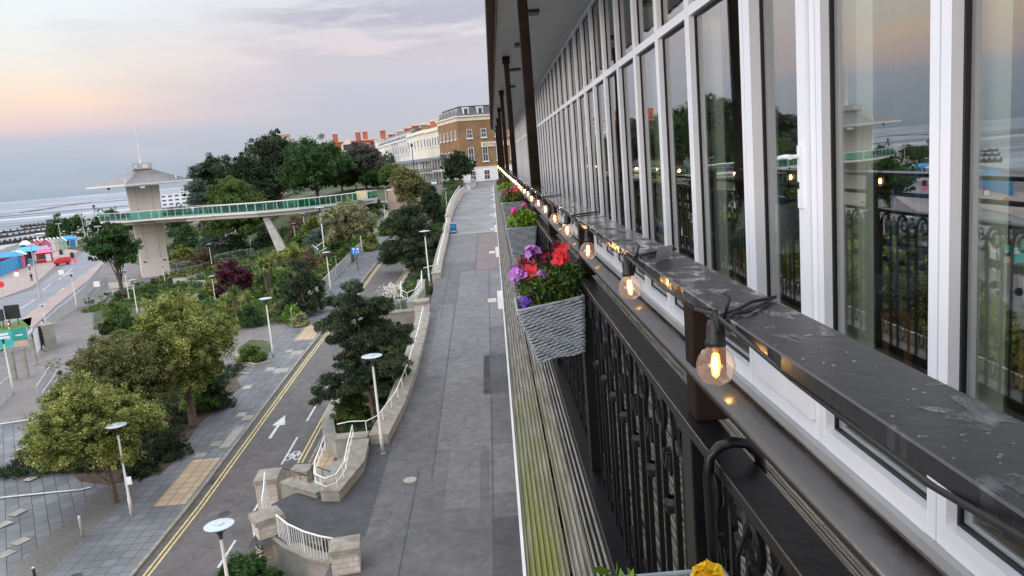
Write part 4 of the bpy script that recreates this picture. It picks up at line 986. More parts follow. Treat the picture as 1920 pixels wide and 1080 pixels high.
for b_, ty, fn, lb in LAMPS:
    if not lb: continue
    p = hit(*b_, fn); h = solve_h(p, ty); 
    if first:
        lamp.location = Vector([float(q) for q in p]); lamp['label'] = lb; lamp.scale = (h/5,)*3; first = False
        continue
    dup(lamp, p, 0, lb, h/5)
# lower centre lamp whose foot is below the frame
d = ray(410, 981)
for k_ in np.geomspace(.001, .1, 4000):
    p = d*k_
    if p[2]-5 < low(p[0], p[1])+.0: break
dup(lamp, (p[0], p[1], p[2]-5), 0, 'street lamp with a pale blue disc top right in front at the bottom edge')
nb = thing('notice_plate', 'small white notice fixed to the lamp post under the round tree', 'notice', tuple(hit(248,970)))
bz = lamp.location
MB().box((bz.x+.07, bz.y-.06, bz.z+1.75), (bz.x+.30, bz.y-.03, bz.z+2.15)).build('plate', 'paint_white', nb, world=True)
# bollards
for (p_, ty, lb) in (((156,1012),968,'steel bollard standing alone on the plaza paving'), ((66,1085),1064,'dark bollard at the bottom edge of the plaza')):
    p = hit(*p_); h = solve_h(p, ty)
    t_ = thing('bollard', lb, 'bollard', p); MB().tube([(0,0,0),(0,0,h-.02),(0,0,h)], [.06,.06,.05], 14).build('post', 'steel' if 'alone' in lb else 'dark_metal', t_, smooth=True); MB().lathe([(.0,h+.015),(.055,h+.008),(.062,h-.03)], 14).build('cap', 'steel_pale', t_)
# two blue litter bins / seats on the promenade
for p_, lb, s_ in (((851,437), 'blue slatted promenade seat, the nearer of the two beside the wall', 1.0), ((880,356), 'blue slatted promenade seat, the farther of the two', 1.1)):
    p = hit(*p_, pz); t_ = thing('litter_bin', lb.replace('slatted promenade seat', 'litter bin'), 'litter bin', p, 0, 'blue litter bins on the promenade')
    MB().box((-.38*s_,-.45*s_,.04),(.38*s_,.45*s_,1.05*s_)).build('body', 'paint_bin_blue', t_, bevel=.04); MB().box((-.42*s_,-.49*s_,1.05*s_),(.42*s_,.49*s_,1.25*s_)).build('hood', 'paint_blue', t_, bevel=.06)
    MB().box((-.25*s_,-.47*s_,.80*s_),(.25*s_,-.451*s_,.98*s_)).build('opening', 'paint_sky_blue', t_)
    MB().box((-.30*s_,-.47*s_,.20*s_),(.30*s_,-.451*s_,.26*s_)).build('stripe', 'paint_white', t_)

# railings along a line of world points -----------------------------------
def fence(name, label, P, h=1.05, m='steel_pale', post=1.6, bar=.14, br=.012, pr_=.024, top=.03, cat='railing', group=None, low_rail=.1, horiz=0):
    P = [Vector([float(q) for q in p]) for p in P]
    t_ = thing(name, label, cat, P[0], 0, group)
    up = Vector((0,0,1)); tr = MB(); tr.tube([p+up*h for p in P], top, 8); tr.build('top_rail', m, t_, world=True, smooth=True)
    if low_rail is not None: MB().tube([p+up*low_rail for p in P], top*.7, 6).build('bottom_rail', m, t_, world=True)
    pb, bb = MB(), MB(); acc = 0; nxt = 0; posts = []
    for a_, b_ in zip(P, P[1:]):
        L_ = (b_-a_).length; s_ = nxt-acc
        while s_ <= L_+1e-6:
            posts.append(a_+(b_-a_)*(s_/L_)); s_ += post
        nxt = acc+s_; acc += L_
        if bar:
            n_ = int(L_/bar)
            for i in range(n_): q_ = a_+(b_-a_)*((i+.5)/n_); bb.tube([q_+up*(low_rail or .05), q_+up*h], br, 4, cap=False)
    for k_ in range(horiz): MB().tube([p+up*(h*(k_+1)/(horiz+1)) for p in P], top*.5, 6).build('rail_wire', m, t_, world=True)
    if len(posts) <= 90:
        for q_ in posts: MB().tube([q_-up*.05, q_+up*h], pr_, 6).build('post', m, t_, world=True)
    else:
        for q_ in posts: pb.tube([q_-up*.05, q_+up*h], pr_, 6)
        tag(pb.build('posts', m, t_, world=True), kind='stuff')
    if bar: bb.build('bars', m, t_, world=True)
    return t_
def L3(pts, fn=low, off=.0, n=3):
    out = []
    for a_, b_ in zip(pts, pts[1:]):
        for k_ in range(n): x = a_[0]+(b_[0]-a_[0])*k_/n; y = a_[1]+(b_[1]-a_[1])*k_/n; out.append((x, y, fn(x, y)+off))
    x, y = pts[-1][:2]; return out+[(x, y, fn(x, y)+off)]
def PX(*pts, fn=low): return [tuple(hit(*p, fn)[:2]) for p in pts]
fence('pavement_railing', 'long steel railing along the back of the sloping pavement', L3([(-20.55,73.5),(-20.55,96),(-20.5,124)], off=.12, n=6), 1.35, 'steel', bar=.30, post=2.2, br=.024, pr_=.04, top=.05)
# low promenade wall with coping and handrail, in stretches
def zwall(x, y): return zprom(x, y)
def wallthing(label, pts, w_=.9, hgt=.45, m='sandstone', fn=zprom, name='promenade_wall', dn=3.2, cop='coping', cw=.05, ch_=.12, group=None, cat='wall'):
    t_ = thing(name, label, cat, (pts[0][0], pts[0][1], fn(*pts[0])), 0, group)
    body, cp = MB(), MB(); n_ = len(pts); Lp, Rp = [], []
    for i, p in enumerate(pts):
        a_ = Vector(pts[max(0,i-1)]); b_ = Vector(pts[min(n_-1,i+1)]); d_ = (b_-a_).normalized(); nn = Vector((-d_.y, d_.x)); q_ = Vector(p)
        Lp.append((q_+nn*w_/2, q_+nn*(w_/2+cw))); Rp.append((q_-nn*w_/2, q_-nn*(w_/2+cw)))
    for mb_, k_, z0, z1 in ((body, 0, -dn, hgt), (cp, 1, hgt, hgt+ch_)):
        v = []
        for i in range(n_):
            zz_ = fn(*pts[i])
            for q_, z_ in ((Lp[i][k_],z0),(Rp[i][k_],z0),(Rp[i][k_],z1),(Lp[i][k_],z1)): v.append((q_.x, q_.y, zz_+z_))
        mb_.add(v, [(0,1,2,3), (4*n_-1,4*n_-2,4*n_-3,4*n_-4)]+[(4*i+j,4*i+4+j,4*i+4+(j+1)%4,4*i+(j+1)%4) for i in range(n_-1) for j in range(4)])
    body.build('wall_body', m, t_, world=True); cp.build('coping', cop, t_, world=True)
    return t_
w1 = [(-6.85,37.2),(-6.45,41),(-6.25,46),(-6.2,52),(-6.25,58.6)]
wallthing('low stone promenade wall with wide coping beside the big pine tree', w1, .95, .40, 'concrete')
wallthing('short return of the promenade wall behind the promenade lamp post', [(-9.0,37.4),(-7.4,37.4)], .75, .40, 'concrete')
wallthing('low stone wall at the top of the promenade steps', [(-8.2,31.6),(-7.6,34.4),(-7.75,36.9)], .85, .38, 'concrete')
wallthing('stone kerb wall between the gate piers and the steps', [(-10.7,33.6),(-8.75,32.2)], .5, .14, 'concrete')
w2 = [(-6.1,71.5),(-6.3,80),(-6.4,92),(-6.6,103)]
wallthing('second stretch of promenade wall beside the middle pines', w2, .8, .40, 'concrete')
wallthing('short curved wall stub by the middle lamp post', [(-7.6,62.0),(-7.1,66.0),(-7.3,69.4)], .6, .40, 'concrete')
wallthing('far stretch of promenade wall below the dark round tree', [(-6.7,106),(-6.8,120),(-6.6,135),(-6.3,147),(-5.6,153)], .7, .9, 'sandstone')
wallthing('far curved promenade wall beyond the upper blue bin', [(-5.2,158),(-5.0,164),(-4.4,172),(-5.0,184)], .9, 1.1, 'sandstone')
# white handrails on the walls
fence('handrail', 'white handrail on the wall beside the big pine tree', [(x-.10+.05, y, zprom(x,y)+.52) for x, y in ((-6.15,58.3),(-6.05,52),(-6.1,46),(-6.35,41.2),(-6.9,38.3),(-7.4,37.7),(-8.3,37.8),(-8.9,37.6))], .55, 'white_paint', 1.5, 0, top=.03, low_rail=None)
fence('handrail', 'white looped handrail around the head of the promenade steps', [(x, y, zprom(x,y)+.50) for x, y in ((-8.1,37.2),(-7.95,35),(-7.75,33),(-7.9,31.8),(-8.3,31.5),(-8.9,32.1),(-9.15,33.4),(-9.3,36.2))], .62, 'white_paint', .9, 0, top=.032, low_rail=.25)
fence('handrail', 'white handrail on the wall beside the middle pines', [(x, y, zprom(x,y)+.52) for x, y in ((-6.6,103),(-6.35,92),(-6.2,80),(-6.05,72.5),(-7.2,71.4))], .6, 'white_paint', 1.4, 0, top=.035, low_rail=None)
fence('handrail', 'white looped handrail on the wall stub by the middle lamp post', [(x, y, zprom(x,y)+.5) for x, y in ((-7.2,69.4),(-6.95,65.8),(-7.2,62.8),(-7.8,61.9),(-8.5,63.2),(-8.7,66))], .8, 'white_paint', 1.1, 0, top=.032, low_rail=.3)
fence('handrail', 'far white handrail on the wall below the dark round tree', [(x-.1, y, zprom(x,y)+.9) for x, y in ((-6.7,106),(-6.8,120),(-6.6,135),(-6.3,147))], .8, 'white_paint', 2.2, 0, top=.045, low_rail=None)
# stair handrails down to the road and the steps
st_t = thing('promenade_steps', 'stone steps from the promenade down to the road between the gate piers', 'steps', (-9.9, 34, zprom(0,34)))
mb = MB()
for i in range(10): mb.box((-8.35-.32*(i+1), 33.7, -18), (-8.35-.32*i, 37.3, zprom(0,36)-.01-.19*(i+1)))
mb.build('treads', 'concrete', st_t, world=True)
for a_, b_, lb in (((522,875),(575,892),'dark stair handrail between the left pier and the small flat pier'), ((584,872),(630,888),'dark stair handrail right of the small flat pier')):
    p_, q_ = onz(*a_, -14.05), onz(*b_, -14.15); fence('stair_handrail', lb, [(p_[0],p_[1],-15.1),(q_[0],q_[1],-15.2)], 1.05, 'dark_metal', .8, 0, top=.028, pr_=.016, low_rail=.22)
# gate piers of pinkish sandstone with big copings
def pier(cx, cy, label, w_=1.0, ztop=None, rz=0, d_=1.0, dn=3.2):
    zt_ = ztop if ztop is not None else zprom(cx, cy)+1.15
    t_ = thing('stone_pier', label, 'pier', (cx, cy, zt_-dn), rz, 'pinkish sandstone gate piers')
    MB().box((-w_/2,-d_/2,0),(w_/2,d_/2,dn-.22)).build('shaft', 'sandstone', t_, bevel=.02)
    MB().add([(-w_/2-.09,-d_/2-.09,dn-.22),(w_/2+.09,-d_/2-.09,dn-.22),(w_/2+.09,d_/2+.09,dn-.22),(-w_/2-.09,d_/2+.09,dn-.22),(-w_/2-.05,-d_/2-.05,dn-.04),(w_/2+.05,-d_/2-.05,dn-.04),(w_/2+.05,d_/2+.05,dn-.04),(-w_/2-.05,d_/2+.05,dn-.04),(0,0,dn+.06)],
             [(0,3,2,1),(0,1,5,4),(1,2,6,5),(2,3,7,6),(3,0,4,7),(4,5,8),(5,6,8),(6,7,8),(7,4,8)]).build('coping', 'coping', t_)
    return t_
pier(-6.55, 26.4, 'stone gate pier at the bottom edge, right end of the curved white gate', 1.0, -13.25, R(8))
pier(-10.3, 29.5, 'stone gate pier with yellow lichen on its cap, left end of the curved white gate', 1.05, -13.25, R(32))
pier(-11.55, 34.0, 'stone gate pier farthest left beside the steps', .95, -13.35, R(5), 1.3)
pier(-10.75, 36.6, 'small stone pier with a flat cap behind the stair handrail', .9, -14.2, R(-8), .9)
pier(-6.55, 60.6, 'stone pier with a pale cap where the promenade wall breaks', 1.1, zprom(0,60.6)+1.0, 0, 1.5)
fence('white_gate', 'curved white metal gate railing between the two nearest stone piers', [(x, y, zprom(x,y)-.12) for x, y in ((-9.75,29.0),(-9.1,28.2),(-8.3,27.5),(-7.6,27.05),(-7.05,26.8))], 1.05, 'white_paint', 1.0, .14, .016, .022, .035, cat='gate', low_rail=.03)
fence('white_gate', 'short white railing between the two left stone piers', [(-10.7,30.3,zprom(0,31)-.1),(-11.0,31.6,zprom(0,31)-.1),(-11.4,33.2,zprom(0,33)-.1)], 1.0, 'white_paint', .9, .2, .014, .022, .03, cat='gate')
wallthing('low stone plinth under the curved white gate', [(-9.9,29.2),(-9.1,28.3),(-8.2,27.55),(-7.1,26.9)], .5, -.12, 'concrete')
fence('bed_railing', 'short dark patterned railing behind the top of the big pine tree', [(-10.5,60.9,zprom(0,61)+.1),(-7.2,60.9,zprom(0,61)+.1)], .95, 'steel', 1.1, .13, .014, cat='railing')
wallthing('short stone wall under the patterned railing behind the big pine', [(-11.0,60.9),(-7.1,60.9)], .7, .0, 'concrete', dn=.9)
# curved concrete retaining wall of the pine bed
cur = [(-11.35,53),(-11.4,48.5),(-11.3,45.2),(-10.8,43.2),(-9.9,41.6),(-8.9,40.4),(-8.3,39.2)]
wallthing('curved grey concrete retaining wall around the pine bed', cur, .75, .75, 'concrete', low, 'retaining_wall', 1, cop='concrete', cw=.0, ch_=.03)
wallthing('kerb wall along the road side of the middle pines', [(-11.3,66),(-11.4,80),(-11.3,99)], .35, .45, 'concrete', low, 'retaining_wall', 1, cop='coping')
# blue road sign on a dark post
p = hit(672, 510); sg = thing('road_sign', 'blue rectangular road sign with white symbols on a dark post', 'road sign', p); h = solve_h(p, 463)
MB().tube([(0,0,0),(0,0,h)], .045, 8).build('post', 'dark_metal', sg)
MB().box((-.55,-.06,h-.95),(.55,-.03,h)).build('panel', 'paint_sign_blue', sg)
MB().box((-.40,-.066,h-.40),(-.15,-.061,h-.15)).box((.12,-.066,h-.40),(.38,-.061,h-.15)).box((-.35,-.066,h-.8),(-.28,-.061,h-.5)).box((.02,-.066,h-.8),(.10,-.061,h-.5)).box((.28,-.066,h-.8),(.34,-.061,h-.5)).build('symbols', 'paint_white', sg)

# ================================================================ LIFT TOWER AND FOOTBRIDGE
TB = hit(295, 522)*1.022; TB[2] = -16.4
ra = math.atan2(-TB[0], TB[1])          # face roughly towards the viewpoint
tower = thing('lift_tower', 'pale panelled concrete lift tower with a wide shallow grey roof and a mast', 'tower', (TB[0], TB[1], -16.4), ra+.04)
TH = 17.2
def tw(mb, n_, m_, **k): return mb.build(n_, m_, tower, **k)
w0, w1_ = 2.4, 2.8
tw(MB().add([(-w0,0,3.4),(w0,0,3.4),(w0,5.4,3.4),(-w0,5.4,3.4),(-w1_,-.0,TH),(w1_,-.0,TH),(w1_,5.4,TH),(-w1_,5.4,TH)], [(0,3,2,1),(4,5,6,7),(0,1,5,4),(1,2,6,5),(2,3,7,6),(3,0,4,7)]), 'shaft', 'tower_panel')
tw(MB().box((-w0-.06,-.06,0),(w0+.06,5.46,3.4)), 'base_panel', 'tower_base')
mb = MB()
for u in (-.33, .33): mb.add([(u*w0*2*.75-.03,-.03,3.4),(u*w0*2*.75+.03,-.03,3.4),(u*w1_*2*.75+.03,-.03,TH),(u*w1_*2*.75-.03,-.03,TH)], [(0,1,2,3)])
for z_ in (8.4,): mb.box((-w1_+.15,-.02,z_),(w1_-.15,-.012,z_+.04))
tw(mb, 'panel_joint', 'concrete')
mb = MB().box((-1.9,-.28,2.95),(-1.45,-.05,3.15)).box((1.5,-.28,2.95),(1.95,-.05,3.15)); tw(mb, 'wall_lamp', 'dark_metal')
mb = MB().box((-2.6+.3,-.6,-.1),(3.3,-.08,.06)); tw(mb, 'door_step', 'concrete')
ev = [(-9.2,.8),(-3.0,-4.4),(8.4,-4.0),(9.1,4.5),(4,9.5),(-3.5,9.0),(-8.6,4.5)]
ez = TH+.15; cap_ = [(-1.0+.3,1.6),(1.6,1.5),(1.9,3.6),(1.5,4.0),(-.6,4.0),(-.9,3.4),(-1.0,2.4)]
mid = [((a_[0]*.42+b_[0]*.58),(a_[1]*.42+b_[1]*.58)) for a_, b_ in zip(ev, cap_)]
cap0 = [cap_[0],cap_[0],cap_[1],cap_[2],cap_[3],cap_[4],cap_[6]]
mid = [(a_[0]*.45+b_[0]*.55, a_[1]*.45+b_[1]*.55) for a_, b_ in zip(ev, cap0)]
n_ = 7; v = [(x,y,ez) for x,y in ev]+[(x,y,ez+.30) for x,y in ev]+[(x,y,ez+1.75) for x,y in mid]+[(x,y,ez+3.0) for x,y in cap0]
fcs = [tuple(range(n_))[::-1]]+[(k_*n_+i,k_*n_+(i+1)%n_,(k_+1)*n_+(i+1)%n_,(k_+1)*n_+i) for k_ in (1,2) for i in range(n_)]+[tuple(range(3*n_,4*n_))]
tw(MB().add(v, fcs), 'roof', 'tower_roof')
tw(MB().add([(x*1.004,y*1.004,ez-.02) for x,y in ev]+[(x*1.004,y*1.004,ez+.32) for x,y in ev], [(i,(i+1)%n_,n_+(i+1)%n_,n_+i) for i in range(n_)]), 'roof_edge', 'steel_pale')
mb = MB()
for i in range(26):      # standing seams
    e = i/25; x0 = -2.8+11.0*e; a_ = (x0,-4.4+.4*e,ez+.33); b_ = (-3.0*.45-.1*.55+ (x0+3.0)*.55,(-4.2*.45+1.5*.55),ez+1.78); mb.tube([a_,(a_[0]*.45+(.1+1.1*e)*.55,a_[1]*.45+1.55*.55,ez+1.78),(-.1+1.6*e,1.55,ez+3.03)], .03, 4)
tw(mb, 'roof_seam', 'tower_roof')
tw(MB().box((-1.2,.9,ez+2.9),(2.2,4.4,ez+4.0)), 'plant_screen', 'alu')
tw(MB().box((.5,.86,ez+3.1),(1.5,.89,ez+3.8)).box((-.9,.86,ez+3.2),(-.4,.89,ez+3.7)), 'screen_louvre', 'stone_trim')
tw(MB().tube([(.4,2.5,ez+3.9),(.4,2.5,ez+5.2),(.35,2.5,ez+11.2)], [.16,.10,.05], 8), 'mast', 'stone_trim')
tw(MB().box((-3.0,-5.1,ez+1.2-.7),(-2.8,-4.9,ez+1.2)).box((5.6,-3.2,ez+.7),(5.8,-3.0,ez+1.3)), 'roof_light', 'paint_white')
tw(MB().lathe([(0,0),(.22,-.08),(.28,-.3),(.1,-.45),(0,-.5)], 10, (-5.7,-1.6,ez)), 'camera_dome', 'dark_metal')
tw(MB().box((-.6,-4.0,ez-.6),(.2,-3.4,ez-.0)), 'sign_box', 'paint_white')

BZ = -5.22
bp_ = [onz(188,416,BZ), onz(238,414,BZ), onz(285,410,BZ), onz(345,406,BZ), onz(400,402,BZ), onz(480,397,BZ), onz(560,390,BZ), onz(620,383,BZ), onz(662,377,BZ), onz(700,372,BZ)]
bridge = thing('footbridge', 'pale footbridge with green glass sides leading to the lift tower', 'bridge', (bp_[4][0], bp_[4][1], BZ))
def bw(mb, n_, m_, **k): return mb.build(n_, m_, bridge, world=True, **k)
F1 = [Vector((p[0], p[1], 0)) for p in bp_]; wd = [9.5,10.5,10.5,7.5,3.4,3.2,3.2,3.2,3.2,3.2]
B2_ = [f_+Vector((.12,1,0)).normalized()*w_ for f_, w_ in zip(F1, wd)]
def slabm(a, b, z0, z1, ins=0):
    mb = MB(); n_ = len(a); v = []
    for p, q in zip(a, b):
        d_ = (q-p).normalized()*ins
        for r_, z_ in ((p+d_,z0),(q-d_,z0),(q-d_,z1),(p+d_,z1)): v.append((r_.x,r_.y,z_))
    return mb.add(v, [(0,1,2,3),(4*n_-1,4*n_-2,4*n_-3,4*n_-4)]+[(4*i+j,4*i+4+j,4*i+4+(j+1)%4,4*i+(j+1)%4) for i in range(n_-1) for j in range(4)])
bw(slabm(F1, B2_, BZ-.32, BZ), 'deck', 'steel_pale'); bw(slabm(F1, B2_, BZ+.001, BZ+.03, .2), 'walkway', 'concrete')
bw(slabm(F1[3:], B2_[3:], BZ-.95, BZ-.33, .6), 'girder', 'concrete_pale'); bw(slabm(F1[:4], B2_[:4], BZ-.9, BZ-.33, 1.2), 'platform_beam', 'concrete')
up = Vector((0,0,1))
for side, ln in (('near', F1), ('far', B2_)):
    P = [p+up*(BZ+1.45) for p in ln]; bw(MB().tube(P, .06, 8), 'handrail', 'steel_pale', smooth=True)
    pb = []; 
    for a_, b_ in zip(ln, ln[1:]):
        L_ = (b_-a_).length; k_ = max(1, round(L_/2.0))
        for i in range(k_): pb.append(a_+(b_-a_)*i/k_)
    pb.append(ln[-1])
    for a_, b_ in zip(pb, pb[1:]):
        d_ = (b_-a_)*.04; q1, q2 = a_+d_, b_-d_
        mb = MB().add([(q1.x,q1.y,BZ+.12),(q2.x,q2.y,BZ+.12),(q2.x,q2.y,BZ+1.36),(q1.x,q1.y,BZ+1.36)], [(0,1,2,3)]); o = bw(mb, 'glass_panel', 'green_glass')
        s_ = o.modifiers.new('thick', 'SOLIDIFY'); s_.thickness = .02
        bw(MB().tube([a_+up*(BZ-.05), a_+up*(BZ+1.45)], .05, 6), 'balustrade_post', 'steel_pale')
lb_ = hit(532, 480); lt_ = Vector((bp_[5][0]+1.0, bp_[5][1]+1.7, BZ-.95)); lbv = Vector((lb_[0], lb_[1]+1.0, low(lb_[0], lb_[1])-.3))
mb = MB(); v = []
for c_, a_ in ((lbv, .85), (lt_, .5)):
    for sx_, sy_ in ((-1,-1),(1,-1),(1,1),(-1,1)): v.append((c_.x+a_*sx_, c_.y+a_*.6*sy_, c_.z))
bw(mb.add(v, [(0,3,2,1),(4,5,6,7)]+[(j,(j+1)%4,4+(j+1)%4,4+j) for j in range(4)]), 'leg', 'concrete')
# person crossing the bridge (tiny)
def person(loc, lb, top, legs, sc=1, rz=0, hair='dark_metal'):
    t_ = thing('person', lb, 'person', loc, rz); mb = MB()
    mat('skin', (.5,.32,.24), None, 3, .6) if 'skin' not in MAT else None
    mb.tube([(-.09,0,.05),(-.10,0,.5),(-.09,0,.88),(0,0,1.0),(0,0,1.25),(0,0,1.42),(0,0,1.5)], [.055,.06,.09,.15,.15,.12,.06], 8)
    mb.tube([(.09,.12,.05),(.10,.05,.5),(.09,0,.88),(0,0,1.0)], [.055,.06,.09,.1], 8)
    mb.tube([(-.17,0,1.40),(-.24,.03,1.12),(-.22,-.08,.86)], [.055,.045,.035], 6).tube([(.17,0,1.40),(.24,.03,1.12),(.22,-.08,.86)], [.055,.045,.035], 6)
    mb.lathe([(.0,1.50),(.07,1.53),(.095,1.62),(.08,1.71),(0,1.76)], 10); mb.build('body', 'skin', t_, smooth=True)
    MB().tube([(0,0,.92),(0,0,1.0),(0,0,1.25),(0,0,1.43)], [.165,.165,.17,.13], 10).tube([(-.17,0,1.42),(-.245,.03,1.12),(-.225,-.07,.92)], [.07,.06,.05], 8).tube([(.17,0,1.42),(.245,.03,1.12),(.225,-.07,.92)], [.07,.06,.05], 8).build('coat', top, t_, smooth=True)
    MB().tube([(-.09,0,.06),(-.10,0,.5),(-.085,0,.93)], [.065,.075,.10], 8).tube([(.09,.12,.06),(.10,.05,.5),(.085,0,.93)], [.065,.075,.10], 8).build('trousers', legs, t_, smooth=True)
    MB().lathe([(.10,1.60),(.102,1.68),(.075,1.75),(0,1.785)], 10).build('hair', hair, t_, smooth=True)
    t_.scale = (sc,)*3; return t_
q_ = F1[3]+(B2_[3]-F1[3])*.3
person((q_.x+.6, q_.y, BZ+.03), 'person in a white top walking on the footbridge right of the lift tower', 'paint_white', 'paint_blue')
# stonework at the landward bridge end
p1, p2 = F1[-1], F1[-1]+Vector((14,6,0))
lw = thing('landing_wall', 'pink stone wall with a gabled end where the footbridge meets the hillside', 'wall', (p1.x+3, p1.y, -9))
MB().box((0,-1,0),(6,1,5.0)).build('wall_body', 'pink_stone', lw); MB().box((-.1,-1.15,5.0),(6.2,1.15,5.25)).build('coping', 'stone_trim', lw)
MB().add([(.6,-1.2,5.26),(3.6,-1.2,5.26),(2.1,-1.2,7.2),(.6,1.2,5.26),(3.6,1.2,5.26),(2.1,1.2,7.2)], [(0,1,2),(5,4,3),(0,2,5,3),(1,4,5,2)]).build('gable', 'pink_stone', lw)
lw2 = thing('pale_cabinet', 'pale yellow green panel box on the landward end of the footbridge', 'cabinet', (F1[-2].x+.6, F1[-2].y+.8, BZ+.03)); MB().box((0,0,0),(1.9,1.2,1.6)).build('box_body', 'paint_cream', lw2, bevel=.03); MB().box((-.05,-.05,1.6),(1.95,1.25,1.68)).build('lid', 'stone_trim', lw2)
p = F1[-1]; t_ = thing('dark_post', 'dark post at the landward end of the footbridge', 'post', (p.x-1.3, p.y-.3, BZ-.4)); MB().tube([(0,0,0),(0,0,2.7)], .14, 8).build('shaft', 'dark_metal', t_); MB().lathe([(.2,2.7),(.2,2.8),(0,2.95)], 8).build('cap', 'dark_metal', t_)

# steps, white walls and railings below the tower
def quadwall(lb, pts, h, m='concrete_pale', w_=.4):
    P = PX(*pts); return wallthing(lb, P, w_, h, m, low, 'retaining_wall', .5, cop='coping', ch_=.1, cw=.03)
quadwall('white stepped terrace wall left of the lift tower foot', [(206,541),(232,540),(255,538)], 1.1)
quadwall('lower white terrace wall left of the lift tower foot', [(212,556),(236,554),(254,550)], 1.2)
quadwall('low wall running left from the plaza below the lift tower', [(148,582),(190,573),(240,564),(330,552),(375,545)], .35, 'concrete')
quadwall('white wall with steps right of the lift tower foot', [(327,535),(350,534),(385,524)], 1.2)
quadwall('kerb wall of the ramp beside the white terrace walls', [(195,556),(225,545)], .4, 'concrete')
for lb, pts, h_ in (('grey railing on the terrace left of the lift tower', [(203,532),(230,532),(262,529)], 1.2),
    ('grey railing beside the ramp left of the lift tower', [(165,578),(190,574),(218,568)], 1.2),
    ('railing above the road left of the terrace walls', [(165,566),(185,545),(202,530)], 1.2),
    ('grey railing in front of the shrubs right of the lift tower', [(322,520),(345,516),(382,508)], 1.3),
    ('grey upper garden railing right of the lift tower', [(322,508),(380,496),(430,484),(478,476)], 1.3),
    ('white stair railing right of the lift tower', [(330,541),(350,540),(387,541)], 1.2),
    ('long diagonal railing beside the sea front road', [(91,620),(115,597),(142,581)], 1.5),
    ('railing at the left edge beside the lower steps', [(-5,770),(10,752),(27,738)], 1.5),
    ('short handrail beside the lower left steps', [(73,752),(88,728),(103,702)], 1.1),
    ('second short handrail beside the lower left steps', [(82,752),(98,728),(112,706)], .6)):
    fence('railing', lb, L3(PX(*pts), off=.05, n=2), h_, 'steel', 1.5, .16 if h_ > 1.05 else 0, .018, .03, .035)
wallthing('grey gate pier beside the white panelled gate at the left', PX((90,650),(98,655)), 1.1, 2.6, 'concrete', low, 'gate_pier', .3)
for lb, pts in (('white panelled gate left of the grey pier', [(68,672),(88,645)]),):
    P = PX(*pts); a_, b_ = Vector((*P[0],0)), Vector((*P[1],0)); t_ = thing('panel_gate', lb, 'gate', (a_.x, a_.y, low(a_.x,a_.y)))
    for i in range(2):
        u, v_ = a_+(b_-a_)*(i*.5+.02), a_+(b_-a_)*(i*.5+.48); z_ = low(a_.x,a_.y)
        MB().add([(u.x,u.y,z_+.3),(v_.x,v_.y,z_+.3),(v_.x,v_.y,z_+2.5),(u.x,u.y,z_+2.5),(u.x,u.y+.06,z_+.3),(v_.x,v_.y+.06,z_+.3),(v_.x,v_.y+.06,z_+2.5),(u.x,u.y+.06,z_+2.5)], [(0,1,2,3),(7,6,5,4),(0,4,5,1),(1,5,6,2),(2,6,7,3),(3,7,4,0)]).build('panel', 'paint_white', t_, world=True)
    for u in (a_, (a_+b_)/2, b_): MB().box((u.x-.06,u.y-.04,z_),(u.x+.06,u.y+.10,z_+2.6)).build('post', 'dark_metal', t_, world=True)
for px_, lb in (((30,712),'wooden post left of the lower steps'), ((52,708),'wooden post right of the lower steps'), ((68,685),'wooden post beside the white panelled gate')):
    p = hit(*px_); t_ = thing('timber_post', lb, 'post', p, 0, 'posts at the lower steps'); MB().box((-.14,-.14,0),(.14,.14,2.6)).build('shaft', 'concrete', t_); MB().box((-.17,-.17,2.6),(.17,.17,2.68)).build('cap', 'coping', t_)
# turquoise banner on a railing, with a warm band
a_, b_ = hit(-30,668), hit(57,655); A_, B_ = Vector((a_[0],a_[1],low(a_[0],a_[1]))), Vector((b_[0],b_[1],low(b_[0],b_[1])))
ban = thing('banner', 'turquoise and green printed banner with an orange picture on its railing', 'banner', A_)
def pan(mb, u0, u1, z0, z1, o=0): p_, q_ = A_+(B_-A_)*u0, A_+(B_-A_)*u1; mb.add([(p_.x,p_.y-o,p_.z+z0),(q_.x,q_.y-o,q_.z+z0),(q_.x,q_.y-o,q_.z+z1),(p_.x,p_.y-o,p_.z+z1)], [(0,1,2,3)]); return mb
o = pan(MB(), 0, .66, .6, 2.4).build('banner_panel', 'paint_turquoise', ban, world=True); o.modifiers.new('t', 'SOLIDIFY').thickness = .02
o = pan(MB(), .66, 1, .9, 2.5).build('green_panel', 'paint_teal', ban, world=True); o.modifiers.new('t', 'SOLIDIFY').thickness = .02
o = pan(MB(), .68, .97, .62, 1.15, .03).build('picture_band', 'paint_peach', ban, world=True)
pan(pan(pan(MB(), .42, .62, 1.5, 1.8, .03), .40, .60, 1.95, 2.2, .03), .74, .90, 1.7, 1.85, .03).build('white_print', 'paint_white', ban, world=True)
MB().tube([A_+up*.55, B_+up*.55], .04, 6).tube([A_+up*.1, A_+up*2.5], .05, 6).tube([B_+up*.1, B_+up*2.5], .05, 6).build('banner_frame', 'steel', ban, world=True)
